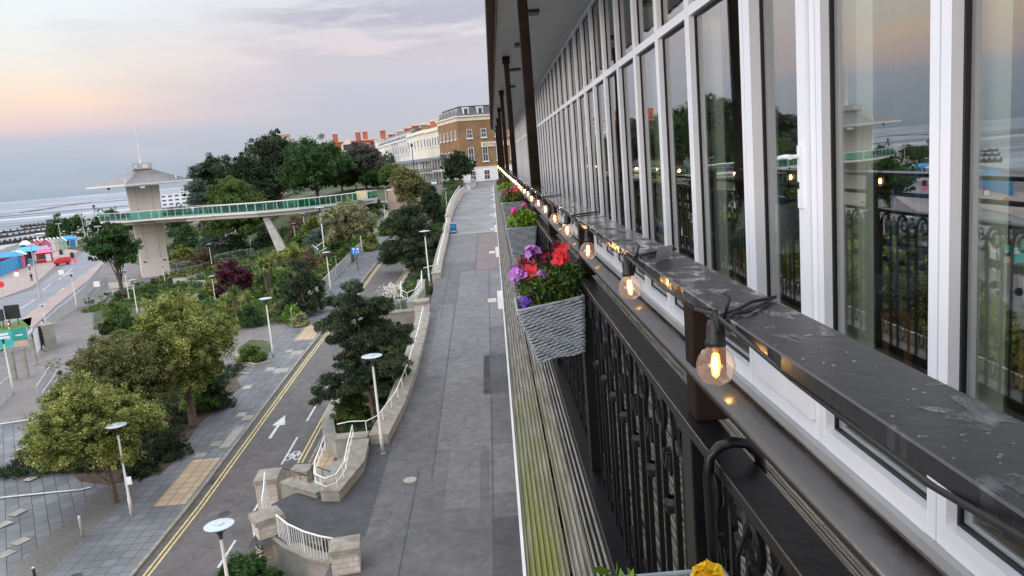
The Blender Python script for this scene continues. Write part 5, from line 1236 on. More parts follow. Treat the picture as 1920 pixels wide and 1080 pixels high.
# black advertising board on two legs + small finger signs
p = hit(28, 612); t_ = thing('black_board', 'black rectangular board on two legs standing on the small lawn', 'sign', p, ra*.5); h = solve_h(p, 572)
MB().box((-.9,-.05,h*.36),(.9,.05,h)).build('board', 'paint_black', t_)
for s_ in (-.5,.5): MB().box((s_-.05,-.04,0),(s_+.05,.04,h*.36)).build('leg', 'dark_metal', t_)
for px_, ty, lb in (((8,618),580,'dark traffic signal left of the black board'),((1,616),586,'dark traffic signal at the very left edge of the lawn')):
    p = hit(*px_); h = solve_h(p, ty); t_ = thing('traffic_signal', lb, 'traffic light', p, 0, 'traffic signals on the lawn'); MB().tube([(0,0,0),(0,0,h*.5)], .07, 6).build('post', 'dark_metal', t_); MB().box((-.22,-.15,h*.45),(.22,.15,h)).build('signal_head', 'paint_black', t_)
p = hit(18,618); t_ = thing('traffic_post', 'short red and white banded post on the small lawn', 'post', p); MB().tube([(0,0,0),(0,0,1.3)], .1, 8).build('shaft', 'paint_white', t_); MB().lathe([(.105,.3),(.105,.6)],8).lathe([(.105,.9),(.105,1.2)],8).build('band', 'paint_red', t_)
# roadside signs and posts on the sea front
for px_, ty, lb, hd, cc in (((35,534),520,'lamp globe post on the sea front pavement left edge','round','paint_white'),((8,563),532,'red and white round sign by the sea front at the left edge','round','paint_red'),((144,506),497,'pinkish round sign with a white plate on the central reservation','round','paint_pink'),((178,498),483,'white round sign among the dark tree leaves','round','paint_white'),((118,527),514,'white square sign in the middle of the sea front road','sq','paint_white'),((185,552),538,'white square sign on the post beside the terrace railings','sq','paint_white')):
    p = hit(*px_); h = max(2.2, solve_h(p, ty)); t_ = thing('small_sign', lb, 'sign', p); MB().tube([(0,0,0),(0,0,h)], .06, 6).build('post', 'steel', t_)
    if hd == 'round': MB().tube([(0,-.05,h-.1),(0,-.10,h-.1)], .55, 14).build('disc', cc, t_)
    else: MB().box((-.5,-.1,h-.9),(.5,-.05,h)).build('plate', cc, t_)
for px_, ty, lb in (((76,560),460,'very tall thin lighting mast beside the sea front'),((164,470),405,'tall thin mast at the far end of the sea front'),((120,480),420,'tall thin mast behind the beach huts'),((196,500),425,'tall dark post left of the dark green tree')):
    p = hit(*px_); h = solve_h(p, ty); t_ = thing('lighting_mast', lb, 'mast', p, 0, 'tall lighting masts'); MB().tube([(0,0,0),(0,0,h)], [.16,.08], 8).build('pole', 'steel', t_); MB().box((-.8,-.12,h),(.8,.12,h+.15)).build('head', 'steel_pale', t_)
# ================================================================ SEA FRONT
def hut(px_, lb, wall, roof, w_=2.6, d_=3.2, h=2.6, group='gabled beach huts', rz=None):
    p = hit(*px_); t_ = thing('beach_hut', lb, 'beach hut', p, ra if rz is None else rz, group)
    MB().box((-w_/2,0,0),(w_/2,d_,h)).add([(-w_/2,0,h),(w_/2,0,h),(0,0,h+1.3),(-w_/2,d_,h),(w_/2,d_,h),(0,d_,h+1.3)],[(0,1,2),(5,4,3)]).build('wall', wall, t_)
    MB().add([(-w_/2-.2,-.3,h-.12),(0,-.3,h+1.45),(w_/2+.2,-.3,h-.12),(-w_/2-.2,d_+.2,h-.12),(0,d_+.2,h+1.45),(w_/2+.2,d_+.2,h-.12)],[(0,1,4,3),(1,2,5,4)]).build('roof', roof, t_)
    d = MB().box((-.45,-.03,0),(.45,-.002,2.0)).build('door', 'paint_white', t_); MB().box((.28,-.06,.95),(.36,-.031,1.1)).build('handle', 'dark_metal', d)
    return t_
H = [((66,474),'pink beach hut at the left end of the hut row','paint_pink'),((73,473),'rose beach hut, second from the left in the hut row','paint_red'),((80,472),'pale pink beach hut, third in the hut row','paint_peach'),((88,472),'red beach hut in the middle of the hut row','paint_pink'),((96,471),'white beach hut right of the pink ones','paint_white'),((103,470),'cream yellow beach hut in the hut row','paint_cream'),((110,469),'mint green beach hut in the hut row','paint_mint'),((117,468),'pale green beach hut at the right end of the hut row','paint_mint')]
for a_, lb, c_ in H: hut(a_, lb, c_, 'paint_white')
def kiosk(px_, lb, w_, d_, h, wall, roof, stripe=None, over=.5, rz=None, name='kiosk'):
    p = hit(*px_); t_ = thing(name, lb, 'kiosk', p, ra if rz is None else rz)
    MB().box((-w_/2,0,0),(w_/2,d_,h)).build('wall', wall, t_)
    MB().add([(-w_/2-over,-over,h),(w_/2+over,-over,h),(w_/2+over,d_+over,h),(-w_/2-over,d_+over,h),(-w_*.25,d_*.5,h+1.1),(w_*.25,d_*.5,h+1.1)],[(0,3,2,1),(0,1,5,4),(1,2,5),(2,3,4,5),(3,0,4)]).build('roof', roof, t_)
    f_ = MB().box((-w_*.35,-.04,.9),(w_*.1,-.002,h-.3)).build('serving_window', 'window_dark', t_); MB().box((-w_*.38,-.25,.82),(w_*.13,-.041,.9)).build('counter', 'paint_white', f_)
    if stripe: MB().box((w_*.14,-.05,.3),(w_*.46,-.002,h-.4)).build('poster', stripe, t_)
    return t_
kiosk((58,492),'blue roofed kiosk with a wide canopy on the sea front', 7, 5, 3, 'paint_sky_blue','paint_sky_blue','paint_white',1.2)
kiosk((84,493),'small pink and red stall right of the blue roofed kiosk', 3.4, 3, 2.6, 'paint_red','paint_pink','paint_white',.3)
kiosk((128,465),'white kiosk with a blue roof at the right end of the huts', 5, 4, 2.8, 'paint_white','paint_blue','paint_blue',.4)
kiosk((18,505),'pink stall with a blue side at the left edge of the sea front', 6, 4, 3, 'paint_pink','paint_blue','paint_sky_blue',.3)
kiosk((33,500),'dark stall with white lettering panels left of the blue roofed kiosk', 4, 3, 2.8, 'paint_black','paint_cream','paint_white',.3)
kiosk((50,480),'small sky blue booth behind the blue roofed kiosk', 2.5, 2.5, 3.4, 'paint_sky_blue','paint_white',None,.2)
p = hit(-20,528); q = hit(37,503); a_, b_ = Vector((p[0],p[1],p[2])), Vector((q[0],q[1],q[2]))
ho = thing('blue_hoarding', 'long bright blue fence panel along the sea front at the left edge', 'hoarding', a_); dd = (b_-a_).normalized(); nn = Vector((-dd.y,dd.x,0))*.1
MB().add([tuple(v_+Vector((0,0,z_))) for z_ in (0,3.0) for v_ in (a_-nn,b_-nn,b_+nn,a_+nn)],[(0,3,2,1),(4,5,6,7),(0,1,5,4),(1,2,6,5),(2,3,7,6),(3,0,4,7)]).build('panel', 'paint_sky_blue', ho, world=True)
for i in range(9): c_ = a_+(b_-a_)*(i/8); MB().box((c_.x-.09,c_.y-.2,c_.z),(c_.x+.09,c_.y+.2,c_.z+3.15)).build('post', 'paint_blue', ho, world=True)
def block(px_, lb, w_, d_, h, m, name='building', rz=None, rows=1, cols=4, flat=True, base=0):
    p = hit(*px_); t_ = thing(name, lb, 'building', (p[0],p[1],p[2]+base), ra if rz is None else rz)
    MB().box((-w_/2,0,-2),(w_/2,d_,h)).build('wall', m, t_); MB().box((-w_/2-.3,-.3,h),(w_/2+.3,d_+.3,h+.35)).build('roof', 'steel_pale', t_)
    for r_ in range(rows):
        for c_ in range(cols):
            x = -w_/2+w_*(c_+.5)/cols; z = h*(r_+.35)/rows; ww = w_/cols*.36
            f_ = MB().box((x-ww,-.05,z),(x+ww,-.002,z+h/rows*.42)).build('window', 'paint_white', t_); MB().box((x-ww*.85,-.08,z+.1),(x+ww*.85,-.051,z+h/rows*.42-.1)).build('pane', 'window_dark', f_)
    return t_
block((128,452),'long cream flat roofed sea front building behind the huts', 20, 6, 3.4, 'stucco_cream', cols=5)
block((150,447),'short cream wall building at the bend of the sea front', 5, 12, 4, 'stucco_cream', cols=2)
block((150,420),'cream flat topped building at the foot of the breakwaters', 16, 6, 4.5, 'stucco_cream', cols=4)
block((340,385),'white modern flat roofed building seen past the lift tower', 40, 14, 13, 'stucco_white', rows=3, cols=6)
block((352,372),'cream block behind the white modern building past the tower', 20, 12, 17, 'stucco_cream', rows=4, cols=4)
p = hit(118,497); t_ = thing('red_vehicle', 'small bright red vehicle parked on the sea front pavement', 'vehicle', p, ra)
MB().add([(-1.8,-.8,.45),(1.8,-.8,.45),(1.8,.8,.45),(-1.8,.8,.45),(-1.8,-.8,1.1),(1.8,-.8,1.25),(1.8,.8,1.25),(-1.8,.8,1.1),(-.6,-.7,1.9),(1.6,-.7,1.9),(1.6,.7,1.9),(-.6,.7,1.9)],[(0,3,2,1),(0,1,5,4),(1,2,6,5),(2,3,7,6),(3,0,4,7),(4,5,9,8),(5,6,10,9),(6,7,11,10),(7,4,8,11),(8,9,10,11)]).build('body','paint_red',t_,bevel=.06)
for a_ in (-1.1,1.1):
    for c_ in (-.8,.62): MB().tube([(a_,c_,.38),(a_,c_+.18,.38)], .38, 12).build('wheel','paint_black',t_)
MB().box((-.2,-.73,1.3),(1.4,-.705,1.75)).build('side_window','window_dark',t_)
for px_, lb in (((136,484),'dark litter bin on the sea front pavement right of the red vehicle'),((160,470),'dark planter on the sea front pavement near the far masts'),((178,457),'small dark bin at the far end of the sea front pavement'),((115,478),'dark tub in front of the right hand beach huts')):
    p = hit(*px_); t_ = thing('litter_bin', lb, 'litter bin', p, 0, 'dark bins on the sea front'); MB().lathe([(.45,0),(.5,1.2),(.0,1.25)],10).build('body','dark_metal',t_); MB().lathe([(.52,1.2),(.52,1.32),(.2,1.6),(0,1.62)],10).build('lid','paint_black',t_)
for px_, lb, tp in (((60,527),'person in dark clothes walking on the sea front pavement, lower left','paint_black'),((164,469),'person in dark clothes far along the sea front','paint_black'),((33,518),'person in a red top near the blue hoarding','paint_red'),((56,507),'person in a pale top near the dark stall','paint_white')):
    person(tuple(hit(*px_)), lb, tp, 'paint_black')
# dark timber breakwaters running out over the flats
def onsea(px, py): d = ray(px, py); return Vector((d*(SEA+.1)/d[2]).tolist())
for a_, b_, lb, h in (((140,411),(88,416),'farthest short wooden breakwater on the tidal flats',1.0),((142,415),(40,427),'second farthest wooden breakwater on the tidal flats',1.1),((138,420),(-20,441),'third wooden breakwater counting from the horizon',1.1),((116,430),(-20,450),'fourth wooden breakwater counting from the horizon',1.1),((104,446),(-20,462),'nearest long wooden breakwater, behind the beach huts',1.3),((170,380),(40,399),'long thin dark line of the outermost breakwater',1.0)):
    A_, B_ = onsea(*a_), onsea(*b_); t_ = thing('breakwater', lb, 'breakwater', A_, 0, 'timber breakwaters'); n_ = 26; mb = MB(); rnd_ = random.Random(int(a_[1]))
    dd = (B_-A_).normalized(); nn = Vector((-dd.y,dd.x,0))*.5
    for i in range(n_):
        u, v_ = A_+(B_-A_)*(i/n_), A_+(B_-A_)*((i+.97)/n_); hh_ = h*(.8+.5*rnd_.random())
        mb.add([tuple(w_+Vector((0,0,z_))) for z_ in (-.3,hh_) for w_ in (u-nn,v_-nn,v_+nn,u+nn)],[(0,3,2,1),(4,5,6,7),(0,1,5,4),(1,2,6,5),(2,3,7,6),(3,0,4,7)])
    mb.build('planking','timber_black',t_,world=True)
    for i in range(0,n_+1,2):
        u = A_+(B_-A_)*(i/n_); MB().box((u.x-.35,u.y-.35,u.z-.3),(u.x+.35,u.y+.35,u.z+h+.9)).build('pile','timber_black',t_,world=True)

# ================================================================ TERRACE ON THE HILL
TU = R(18.1); TA = Vector((-7.6,190,0)); UX = Vector((math.cos(TU),math.sin(TU),0)); UY = Vector((-math.sin(TU),math.cos(TU),0))
def bwin(t_, face, a, z, w_, h, frame='stucco_white', sill=True, D=0, bars=True, off=0):
    """sash window: frame ring + glazing bars (part) and pane (sub-part). face 'x': on x=off plane facing -x; 'y': on y=off plane facing -y"""
    def bx_(mb, a0, a1, z0, z1, p0, p1):
        if face == 'x': mb.box((off-p1, a0, z0), (off-p0, a1, z1))
        else: mb.box((a0, off-p1, z0), (a1, off-p0, z1))
        return mb
    mb = MB(); e = .11
    bx_(mb,a-w_/2-e,a-w_/2,z-e,z+h+e,.003,.10); bx_(mb,a+w_/2,a+w_/2+e,z-e,z+h+e,.003,.10); bx_(mb,a-w_/2,a+w_/2,z+h,z+h+e,.003,.10); bx_(mb,a-w_/2,a+w_/2,z-e,z,.003,.10)
    if sill: bx_(mb,a-w_/2-.3,a+w_/2+.3,z-.32,z-e-.002,.003,.24)
    if bars:
        bx_(mb,a-w_/2,a+w_/2,z+h/2-.05,z+h/2+.05,.03,.07); bx_(mb,a-.03,a+.03,z,z+h/2-.05,.03,.07); bx_(mb,a-.03,a+.03,z+h/2+.05,z+h,.03,.07)
    f_ = mb.build('window', frame, t_); q_ = MB(); bx_(q_,a-w_/2,a+w_/2,z,z+h,.004,.028); q_.build('pane','window_dark',f_)
    return f_
G = -5.2
bh = thing('brown_brick_building', 'tall brown brick corner building with slate mansard roof and stone cornice', 'building', (TA.x,TA.y,G), TU)
EH = 11.0-G    # cornice height above its ground
MB().box((0,0,-3),(24,19,3.9)).build('ground_storey','stucco_white',bh); MB().box((.04,.04,3.901),(23.96,18.96,EH-.9)).build('wall','brown_brick',bh)
MB().box((-.05,-.05,3.75),(24.05,19.05,4.05)).build('band_course','stone_trim',bh)
MB().box((-.10,-.10,EH-.9),(24.1,19.1,EH)).box((-.45,-.45,EH),(24.45,19.45,EH+.35)).build('cornice','stone_trim',bh)
MB().add([(.1,.1,EH+.35),(23.9,.1,EH+.35),(23.9,18.9,EH+.35),(.1,18.9,EH+.35),(1.3,1.4,EH+2.5),(22.7,1.4,EH+2.5),(22.7,17.6,EH+2.5),(1.3,17.6,EH+2.5)],[(0,1,5,4),(1,2,6,5),(2,3,7,6),(3,0,4,7),(4,5,6,7)]).build('roof','slate',bh)
MB().box((1.1,1.2,EH+2.5),(22.9,17.7,EH+2.68)).build('roof_kerb','slate',bh)
for i in range(6): bwin(bh,'y',2.9+3.6*i,11.2,1.15,1.9); bwin(bh,'y',2.9+3.6*i,5.4,1.2,3.3)
for i in range(5): bwin(bh,'x',2.3+3.6*i,11.2,1.1,1.9); bwin(bh,'x',2.3+3.6*i,5.2,1.2,2.9)
for i in range(6): bwin(bh,'y',2.9+3.6*i,.9,1.3,2.2)
for i in range(6):
    x = 2.6+3.6*i; d_ = MB().box((x-.75,.35,EH+.5),(x+.75,2.2,EH+2.2)).box((x-.9,.25,EH+2.2),(x+.9,2.3,EH+2.34)).build('dormer','stucco_white',bh); MB().box((x-.45,.31,EH+.75),(x+.45,.348,EH+1.95)).build('dormer_window','window_dark',d_)
for i in range(5):
    y = 2.2+3.6*i; d_ = MB().box((.3,y-.75,EH+.5),(2.0,y+.75,EH+2.15)).build('dormer','steel',bh); MB().box((.26,y-.45,EH+.75),(.298,y+.45,EH+1.9)).build('dormer_window','window_dark',d_)
sg = MB().box((5.6,-.22,8.75),(15.5,-.06,9.95)).build('name_board','stone_trim',bh)
cu = bpy.data.curves.new('lettering','FONT'); cu.body = 'ROYAL HOTEL'; cu.size = 1.05; cu.extrude = .02; cu.space_character = 1.25
lt = bpy.data.objects.new('lettering', cu); C.objects.link(lt); bpy.context.view_layer.update()
dg = bpy.context.evaluated_depsgraph_get(); lm = bpy.data.meshes.new_from_object(lt.evaluated_get(dg)); bpy.data.objects.remove(lt)
lo_ = bpy.data.objects.new('lettering', lm); lm.materials.clear(); lm.materials.append(MAT['dark_metal']); C.objects.link(lo_); lo_.parent = sg; lo_.rotation_euler = (R(90),0,0); lo_.location = (6.1,-.245,8.98)
# canopy veranda on the sea side
def veranda(t_, y0, y1, z=3.9, roofm='slate', d_=2.4, n_=5, hh=3.0):
    MB().box((-d_,y0,z-.25),(-.02,y1,z)).build('balcony_slab','stucco_white',t_)
    MB().add([(-d_-.2,y0,z+hh),(-.02,y0,z+hh+.9),(-.02,y1,z+hh+.9),(-d_-.2,y1,z+hh),(-d_-.2,y0,z+hh-.12),(-d_-.2,y1,z+hh-.12)],[(0,1,2,3),(4,0,3,5)]).build('canopy',roofm,t_)
    mb = MB(); rb_ = MB()
    for i in range(n_+1):
        y = y0+.1+(y1-y0-.2)*i/n_; mb.box((-d_-.05,y-.07,-2),(-d_+.07,y+.07,z+hh-.1))
    mb.build('veranda_posts','stucco_white',t_)
    rb_.box((-d_-.02,y0,z+.95),(-d_+.04,y1,z+1.03)); k_ = int((y1-y0)/.3)
    for i in range(k_): rb_.box((-d_-.01,y0+(y1-y0)*i/k_,z),(-d_+.02,y0+(y1-y0)*i/k_+.05,z+.95))
    rb_.build('balcony_rail','dark_metal',t_)
veranda(bh,.1,18.9,4.0,'slate',2.6,6,2.9)
def chimney(t_, x, y, z, m='red_brick', h=2.2, pots=4, w_=2.4):
    c_ = MB().box((x,y,z),(x+w_,y+1.0,z+h)).box((x-.1,y-.1,z+h),(x+w_+.1,y+1.1,z+h+.25)).build('chimney',m,t_)
    mb = MB()
    for i in range(pots): mb.lathe([(.17,0),(.13,.7),(.17,.75),(.0,.75)],8,(x+w_*(i+.5)/pots,y+.5,z+h+.25))
    mb.build('chimney_pots','stone_trim',c_)
HOUSES = [('cream stucco terraced house next to the brown brick building with tall arched windows','stucco_cream','red_brick',5,9.2),
          ('cream stucco terraced house with a dark bay, second from the brown brick building','stucco_cream','red_brick',3,9.4),
          ('white terraced house in the middle of the terrace with a lamp post before it','stucco_white','brown_brick',3,9.3),
          ('white terraced house with slate roof, fourth from the brown brick building','stucco_white','red_brick',3,8.7),
          ('grey fronted terraced house with slate attic dormers, fifth in the terrace','stucco_grey','red_brick',3,8.6),
          ('white columned terraced house with a slate roof, sixth in the terrace','stucco_white','pink_stone',4,8.5),
          ('last pale terraced house partly behind the grey brown tree','stucco_white','red_brick',3,8.3)]
y0 = 19.2
for i, (lb, m, cm, nw, top) in enumerate(HOUSES):
    wd_ = [15,13,13,13,12,14,16][i]; o_ = TA+UY*y0; t_ = thing('terraced_house', lb, 'house', (o_.x,o_.y,G-.3), TU, 'white terrace on the hill'); h = top-G+.3
    MB().box((.3,.02,-3),(12,wd_-.02,h)).build('wall', m, t_)
    MB().box((-.1,.0,h),(12.2,wd_,h+.35)).box((.1,.02,h+.35),(12,wd_-.02,h+.95 if i < 3 else h+.5)).build('cornice','stucco_cream' if i < 3 else 'stucco_white',t_)
    if i >= 3:
        MB().add([(.4,.1,h+.5),(11.8,.1,h+.5),(11.8,wd_-.1,h+.5),(.4,wd_-.1,h+.5),(3.4,.1,h+3.4),(8.5,.1,h+3.4),(8.5,wd_-.1,h+3.4),(3.4,wd_-.1,h+3.4)],[(0,4,7,3),(4,5,6,7),(1,2,6,5),(0,1,5,4),(2,3,7,6)]).build('roof','slate',t_)
        for k_ in range(3):
            y = wd_*(k_+.5)/3; d_ = MB().box((1.2,y-.7,h+.7),(3.0,y+.7,h+2.3)).build('dormer','stucco_white',t_); MB().box((1.16,y-.45,h+.95),(1.198,y+.45,h+2.0)).build('dormer_window','window_dark',d_)
    for k_ in range(nw):
        y = wd_*(k_+.5)/nw
        for z_, hh_ in ((h-3.9,2.3),(4.6,2.6),(.7,2.4)): bwin(t_,'x',y,z_,min(1.25,wd_/nw*.45),hh_,'stucco_white',off=.3,bars=False)
    if i in (3,5):
        for k_ in range(nw+1): MB().box((-.05,wd_*k_/nw-.22+(.24 if k_==0 else -.24 if k_==nw else 0),h-5),(.28,wd_*k_/nw+.22+(.24 if k_==0 else -.24 if k_==nw else 0),h)).build('pilaster','stucco_white',t_)
    veranda(t_,.1,wd_-.1,3.9,'slate',2.3,5,3.0)
    chimney(t_, 5, wd_-1.2, h+.4 if i < 3 else h+2.0, cm, 3.0 if i < 3 else 2.6); 
    if i in (0,1,2,4): chimney(t_, 5, 2.5, h+.4 if i < 3 else h+2.0, cm if i != 1 else 'brown_brick', 2.3, 5)
    y0 += wd_
def bigblock(px_, Y, lb, w_, d_, zt_, m, rz, cols, rows, chim=0, gable=False, ztop_px=None):
    d = ray(*px_); p = d*(Y/d[1]); zb = G; t_ = thing('far_building', lb, 'building', (p[0],p[1],zb), rz); h = p[2]-zb
    MB().box((-w_/2,0,-4),(w_/2,d_,h)).build('wall', m, t_); MB().box((-w_/2-.3,-.3,h),(w_/2+.3,d_+.3,h+.5)).build('parapet','stone_trim' if m != 'red_brick' else 'red_brick',t_)
    for r_ in range(rows):
        for c_ in range(cols): bwin(t_,'y',-w_/2+w_*(c_+.5)/cols,h-3.0-3.3*r_,w_/cols*.35,1.9,'stucco_white',bars=False)
    for k_ in range(chim): chimney(t_, -w_/2+2+k_*(w_-6)/max(1,chim-1)*.55, 2, h+.5, 'red_brick', 3.4, 3, 2.2)
    if gable: 
        g2 = MB().add([(-w_*.28,-.6,h-4),(-w_*.04,-.6,h-4),(-w_*.04,-.6,h-1.2),(-w_*.16,-.6,h+1.6),(-w_*.28,-.6,h-1.2),(-w_*.28,0,h-4),(-w_*.04,0,h-4),(-w_*.04,0,h-1.2),(-w_*.16,0,h+1.6),(-w_*.28,0,h-1.2)],[(0,1,2,3,4),(9,8,7,6,5)]+[(i,5+i,5+(i+1)%5,(i+1)%5) for i in range(5)]).build('gable','stone_trim',t_)
        MB().box((-w_*.24,-.64,h-3.4),(-w_*.08,-.61,h-.8)).build('gable_window','window_dark',g2)
    return t_
bigblock((668,266),345,'red brick mansion block with two tall chimneys behind the dark trees', 24, 14, 0, 'red_brick', R(8), 5, 2, 2, True)
bigblock((706,262),360,'orange red brick block with a pale end behind the terrace', 16, 12, 0, 'pink_stone', R(8), 4, 2, 1)
bigblock((519,253),640,'distant pinkish tower block rising above the dark trees', 19, 18, 0, 'pink_stone', R(12), 4, 5, 0)
t_ = bigblock((733,262),330,'pale house partly hidden by the grey brown tree at the end of the terrace', 12, 12, 0, 'stucco_white', R(12), 3, 2, 1)
# dark double lamp in front of terrace, road cars far away
p = Vector((-20.5,205,G)); t_ = thing('ornate_lamp', 'tall dark lamp post in front of the white terrace', 'street lamp', p); MB().tube([(0,0,0),(0,0,10.5)], [.16,.09], 8).build('pole','dark_metal',t_); MB().lathe([(.1,10.4),(.4,10.9),(.3,11.3),(0,11.5)],8).build('lantern','dark_metal',t_)
for k_, (xx, yy, c_, lb) in enumerate(((-15.5,196,'paint_white','white car parked on the upper road below the terrace'),(-21,214,'paint_black','dark car parked in front of the white terrace'),(-27,236,'paint_black','dark car farthest along the terrace front'))):
    t_ = thing('parked_car', lb, 'car', (xx,yy,G+.05+.3), TU, 'cars below the terrace')
    MB().add([(-.85,-2.1,.3),(.85,-2.1,.3),(.85,2.1,.3),(-.85,2.1,.3),(-.88,-2.1,.85),(.88,-2.1,.85),(.88,2.1,.85),(-.88,2.1,.85)],[(0,3,2,1),(0,1,5,4),(1,2,6,5),(2,3,7,6),(3,0,4,7),(4,5,6,7)]).build('body',c_,t_,bevel=.12)
    MB().add([(-.8,-1.3,.84),(.8,-1.3,.84),(.8,1.7,.84),(-.8,1.7,.84),(-.62,-.6,1.42),(.62,-.6,1.42),(.62,1.2,1.42),(-.62,1.2,1.42)],[(0,1,5,4),(1,2,6,5),(2,3,7,6),(3,0,4,7),(4,5,6,7)]).build('cabin','window_dark',t_)
    for a_ in (-.86,.66):
        for c2_ in (-1.3,1.3): MB().tube([(a_,c2_,.32),(a_+.2,c2_,.32)],.32,12).build('wheel','paint_black',t_)

# ================================================================ TREES AND SHRUBS
def crown_V(seed, lobes, nclump, per, leaf, clump_r, aspect=.6, drop=.0, hollow=.55):
    g_ = np.random.default_rng(seed); L_ = np.array(lobes, float); w_ = L_[:,3]**2; w_ /= w_.sum()
    k = g_.choice(len(L_), nclump, p=w_); d = g_.normal(size=(nclump,3)); d /= np.linalg.norm(d,axis=1)[:,None]; d[:,2] = np.where(d[:,2] < -.35, -d[:,2]*.6, d[:,2])
    rad = hollow+(1-hollow)*g_.random((nclump,1))**.6; rad *= 1+.17*g_.normal(size=(nclump,1))
    sq = np.ones((len(L_),3)); sq[:,2] = L_[:,4] if L_.shape[1] > 4 else .9
    cc = L_[k,:3]+d*rad*L_[k,3:4]*sq[k]
    cr = clump_r*(.35+1.1*g_.random((nclump,1))**1.5)
    c = np.repeat(cc,per,0)+0; e = g_.normal(size=(nclump*per,3)); e /= np.linalg.norm(e,axis=1)[:,None]; n = len(e)
    c = c+e*np.repeat(cr,per,0)*(.35+.65*g_.random((n,1)))*np.array([1,1,.75])
    a = e*.7+g_.normal(size=(n,3))*.6; a[:,2] -= drop; a /= np.linalg.norm(a,axis=1)[:,None]
    b_ = np.cross(a, g_.normal(size=(n,3))); b_ /= np.linalg.norm(b_,axis=1)[:,None]; s_ = leaf*(.6+.8*g_.random((n,1)))
    V = np.stack([c-a*s_*.5, c+b_*s_*aspect*.5+a*s_*.1, c+a*s_*.6, c-b_*s_*aspect*.5+a*s_*.1],1)
    return V.reshape(-1,3), cc
def trunk_mb(base, tips, r0, seed=0, lean=(0,0), h0=.4):
    rnd_ = random.Random(seed); mb = MB(); b_ = Vector(base); zt_ = max(t_[2] for t_ in tips); top = Vector((b_.x+lean[0], b_.y+lean[1], b_.z+(zt_-b_.z)*.82))
    pts = [b_+(top-b_)*u+Vector((rnd_.uniform(-.1,.1),rnd_.uniform(-.1,.1),0))*(zt_-b_.z)*.12*(u > 0) for u in (0,.25,.5,.75,1)]
    mb.tube([b_-Vector((0,0,.2))]+pts, [r0*1.5,r0*1.15,r0*.9,r0*.7,r0*.45,r0*.2], 9)
    for t_ in tips:
        u = h0+rnd_.random()*.45; s_ = pts[min(4,int(u*4))]; q = Vector(t_); m_ = (s_+q)/2+Vector((rnd_.uniform(-.3,.3),rnd_.uniform(-.3,.3),.15*(q-s_).length))*.6
        mb.tube([s_, m_, q], [r0*.38,r0*.22,r0*.07], 5)
    return mb
TREES = 0
def tree(name, lb, cat, base, top, left, right, bottom, leafm, fn=low, kind='round', nl=9, nclump=220, per=60, leaf=.14, cr=.55, seed=1, bark='bark', r0=None, off=0, group=None, hollow=.5, basepos=None, pxl=None):
    """placed by the pixel of its foot; real height and width follow from its distance"""
    p = Vector(basepos) if basepos else Vector(hit(*base, fn).tolist()); p.z += off
    dp = depth(p); H_ = solve_h(p, top); Wm = (right-left)/F*dp; zb_ = solve_h(p, bottom) if bottom < base[1]-2 else H_*.04
    midx = ((left+right)/2-base[0])/F*dp; rnd_ = random.Random(seed); CH = H_-zb_
    t_ = thing(name, lb, cat, p, 0, group); lobes = []
    R_ = min(Wm/2, 1e9); 
    if pxl:      # crown masses given where the photograph shows them, turned into metres at the tree's own distance
        kk = 1/F*dp; zf = solve_h
        for i, (qx, qy, qr) in enumerate(pxl):
            zc_ = solve_h(p, qy)
            for q_ in range(4): lobes.append(((qx-base[0]+rnd_.uniform(-.75,.75)*qr)*kk, rnd_.uniform(-.5,.5)*R_*.8, zc_+rnd_.uniform(-.55,.5)*qr*kk, qr*kk*rnd_.uniform(.5,.85), .42))
    elif kind == 'round':
        for i in range(nl):
            th = rnd_.random()*6.28; u = (i+.5)/nl; zz_ = zb_+CH*(.22+.58*u); rr_ = R_*(.58 if u < .7 else .34)*math.sqrt(max(.15,1-((u-.42)/.75)**2)); lr = min(R_,CH*.5)*rnd_.uniform(.34,.64)
            lobes.append((midx+rr_*math.cos(th)*.95, rr_*math.sin(th)*.8, min(zz_-(CH*.18 if cat == 'shrub' else 0), H_-lr*.85), lr, .85))
        if cat == 'shrub':
            for i in range(6): lobes.append((midx+R_*.6*math.cos(i*1.05), R_*.5*math.sin(i*1.05), CH*.16, min(R_*.45, CH*.35), .7))
        lobes.append((midx, 0, zb_+CH*.5, min(R_*.75, CH*.5), .8)); lobes.append((midx*.6, 0, H_-min(R_,CH)*.36, min(R_,CH)*.38, .85))
    elif kind == 'pine':     # tiers of level, spreading boughs
        for i in range(nl):
            u = i/(nl-1); zz_ = zb_+CH*(.04+.90*u); rr_ = R_*(1-.72*u)*rnd_.uniform(.75,1.0)
            for k_ in range(3 if u > .7 else 5):
                th = k_*6.28/5+i*1.3+rnd_.uniform(-.4,.4); q_ = rnd_.uniform(.45,.9) if u < .9 else .1
                lobes.append((midx+rr_*q_*math.cos(th), rr_*q_*math.sin(th)*.9, zz_+rnd_.uniform(-.3,.3), max(.4,rr_*rnd_.uniform(.36,.54)), .55))
    elif kind == 'flat':
        for i in range(nl):
            th = rnd_.random()*6.28; q_ = rnd_.random()**.5*R_*.72; lobes.append((midx+q_*math.cos(th), q_*math.sin(th)*.8, zb_+CH*rnd_.uniform(.4,.72), min(R_*.4,CH*.42)*rnd_.uniform(.7,1.1), .8))
        lobes.append((midx,0,zb_+CH*.5,min(R_*.6,CH*.5),.9))
    V, cc = crown_V(seed, lobes, nclump, per, leaf, cr, aspect=.28 if kind == 'pine' else .6, hollow=hollow if kind != 'pine' else .2)
    leafobj('crown', leafm, V, t_)
    tips = [tuple(Vector(l_[:3])) for l_ in lobes[::max(1,len(lobes)//9)]]
    trunk_mb((0,0,0), tips, r0 or max(.05,H_*.028), seed, (midx*.5,0)).build('trunk', bark, t_)
    return t_
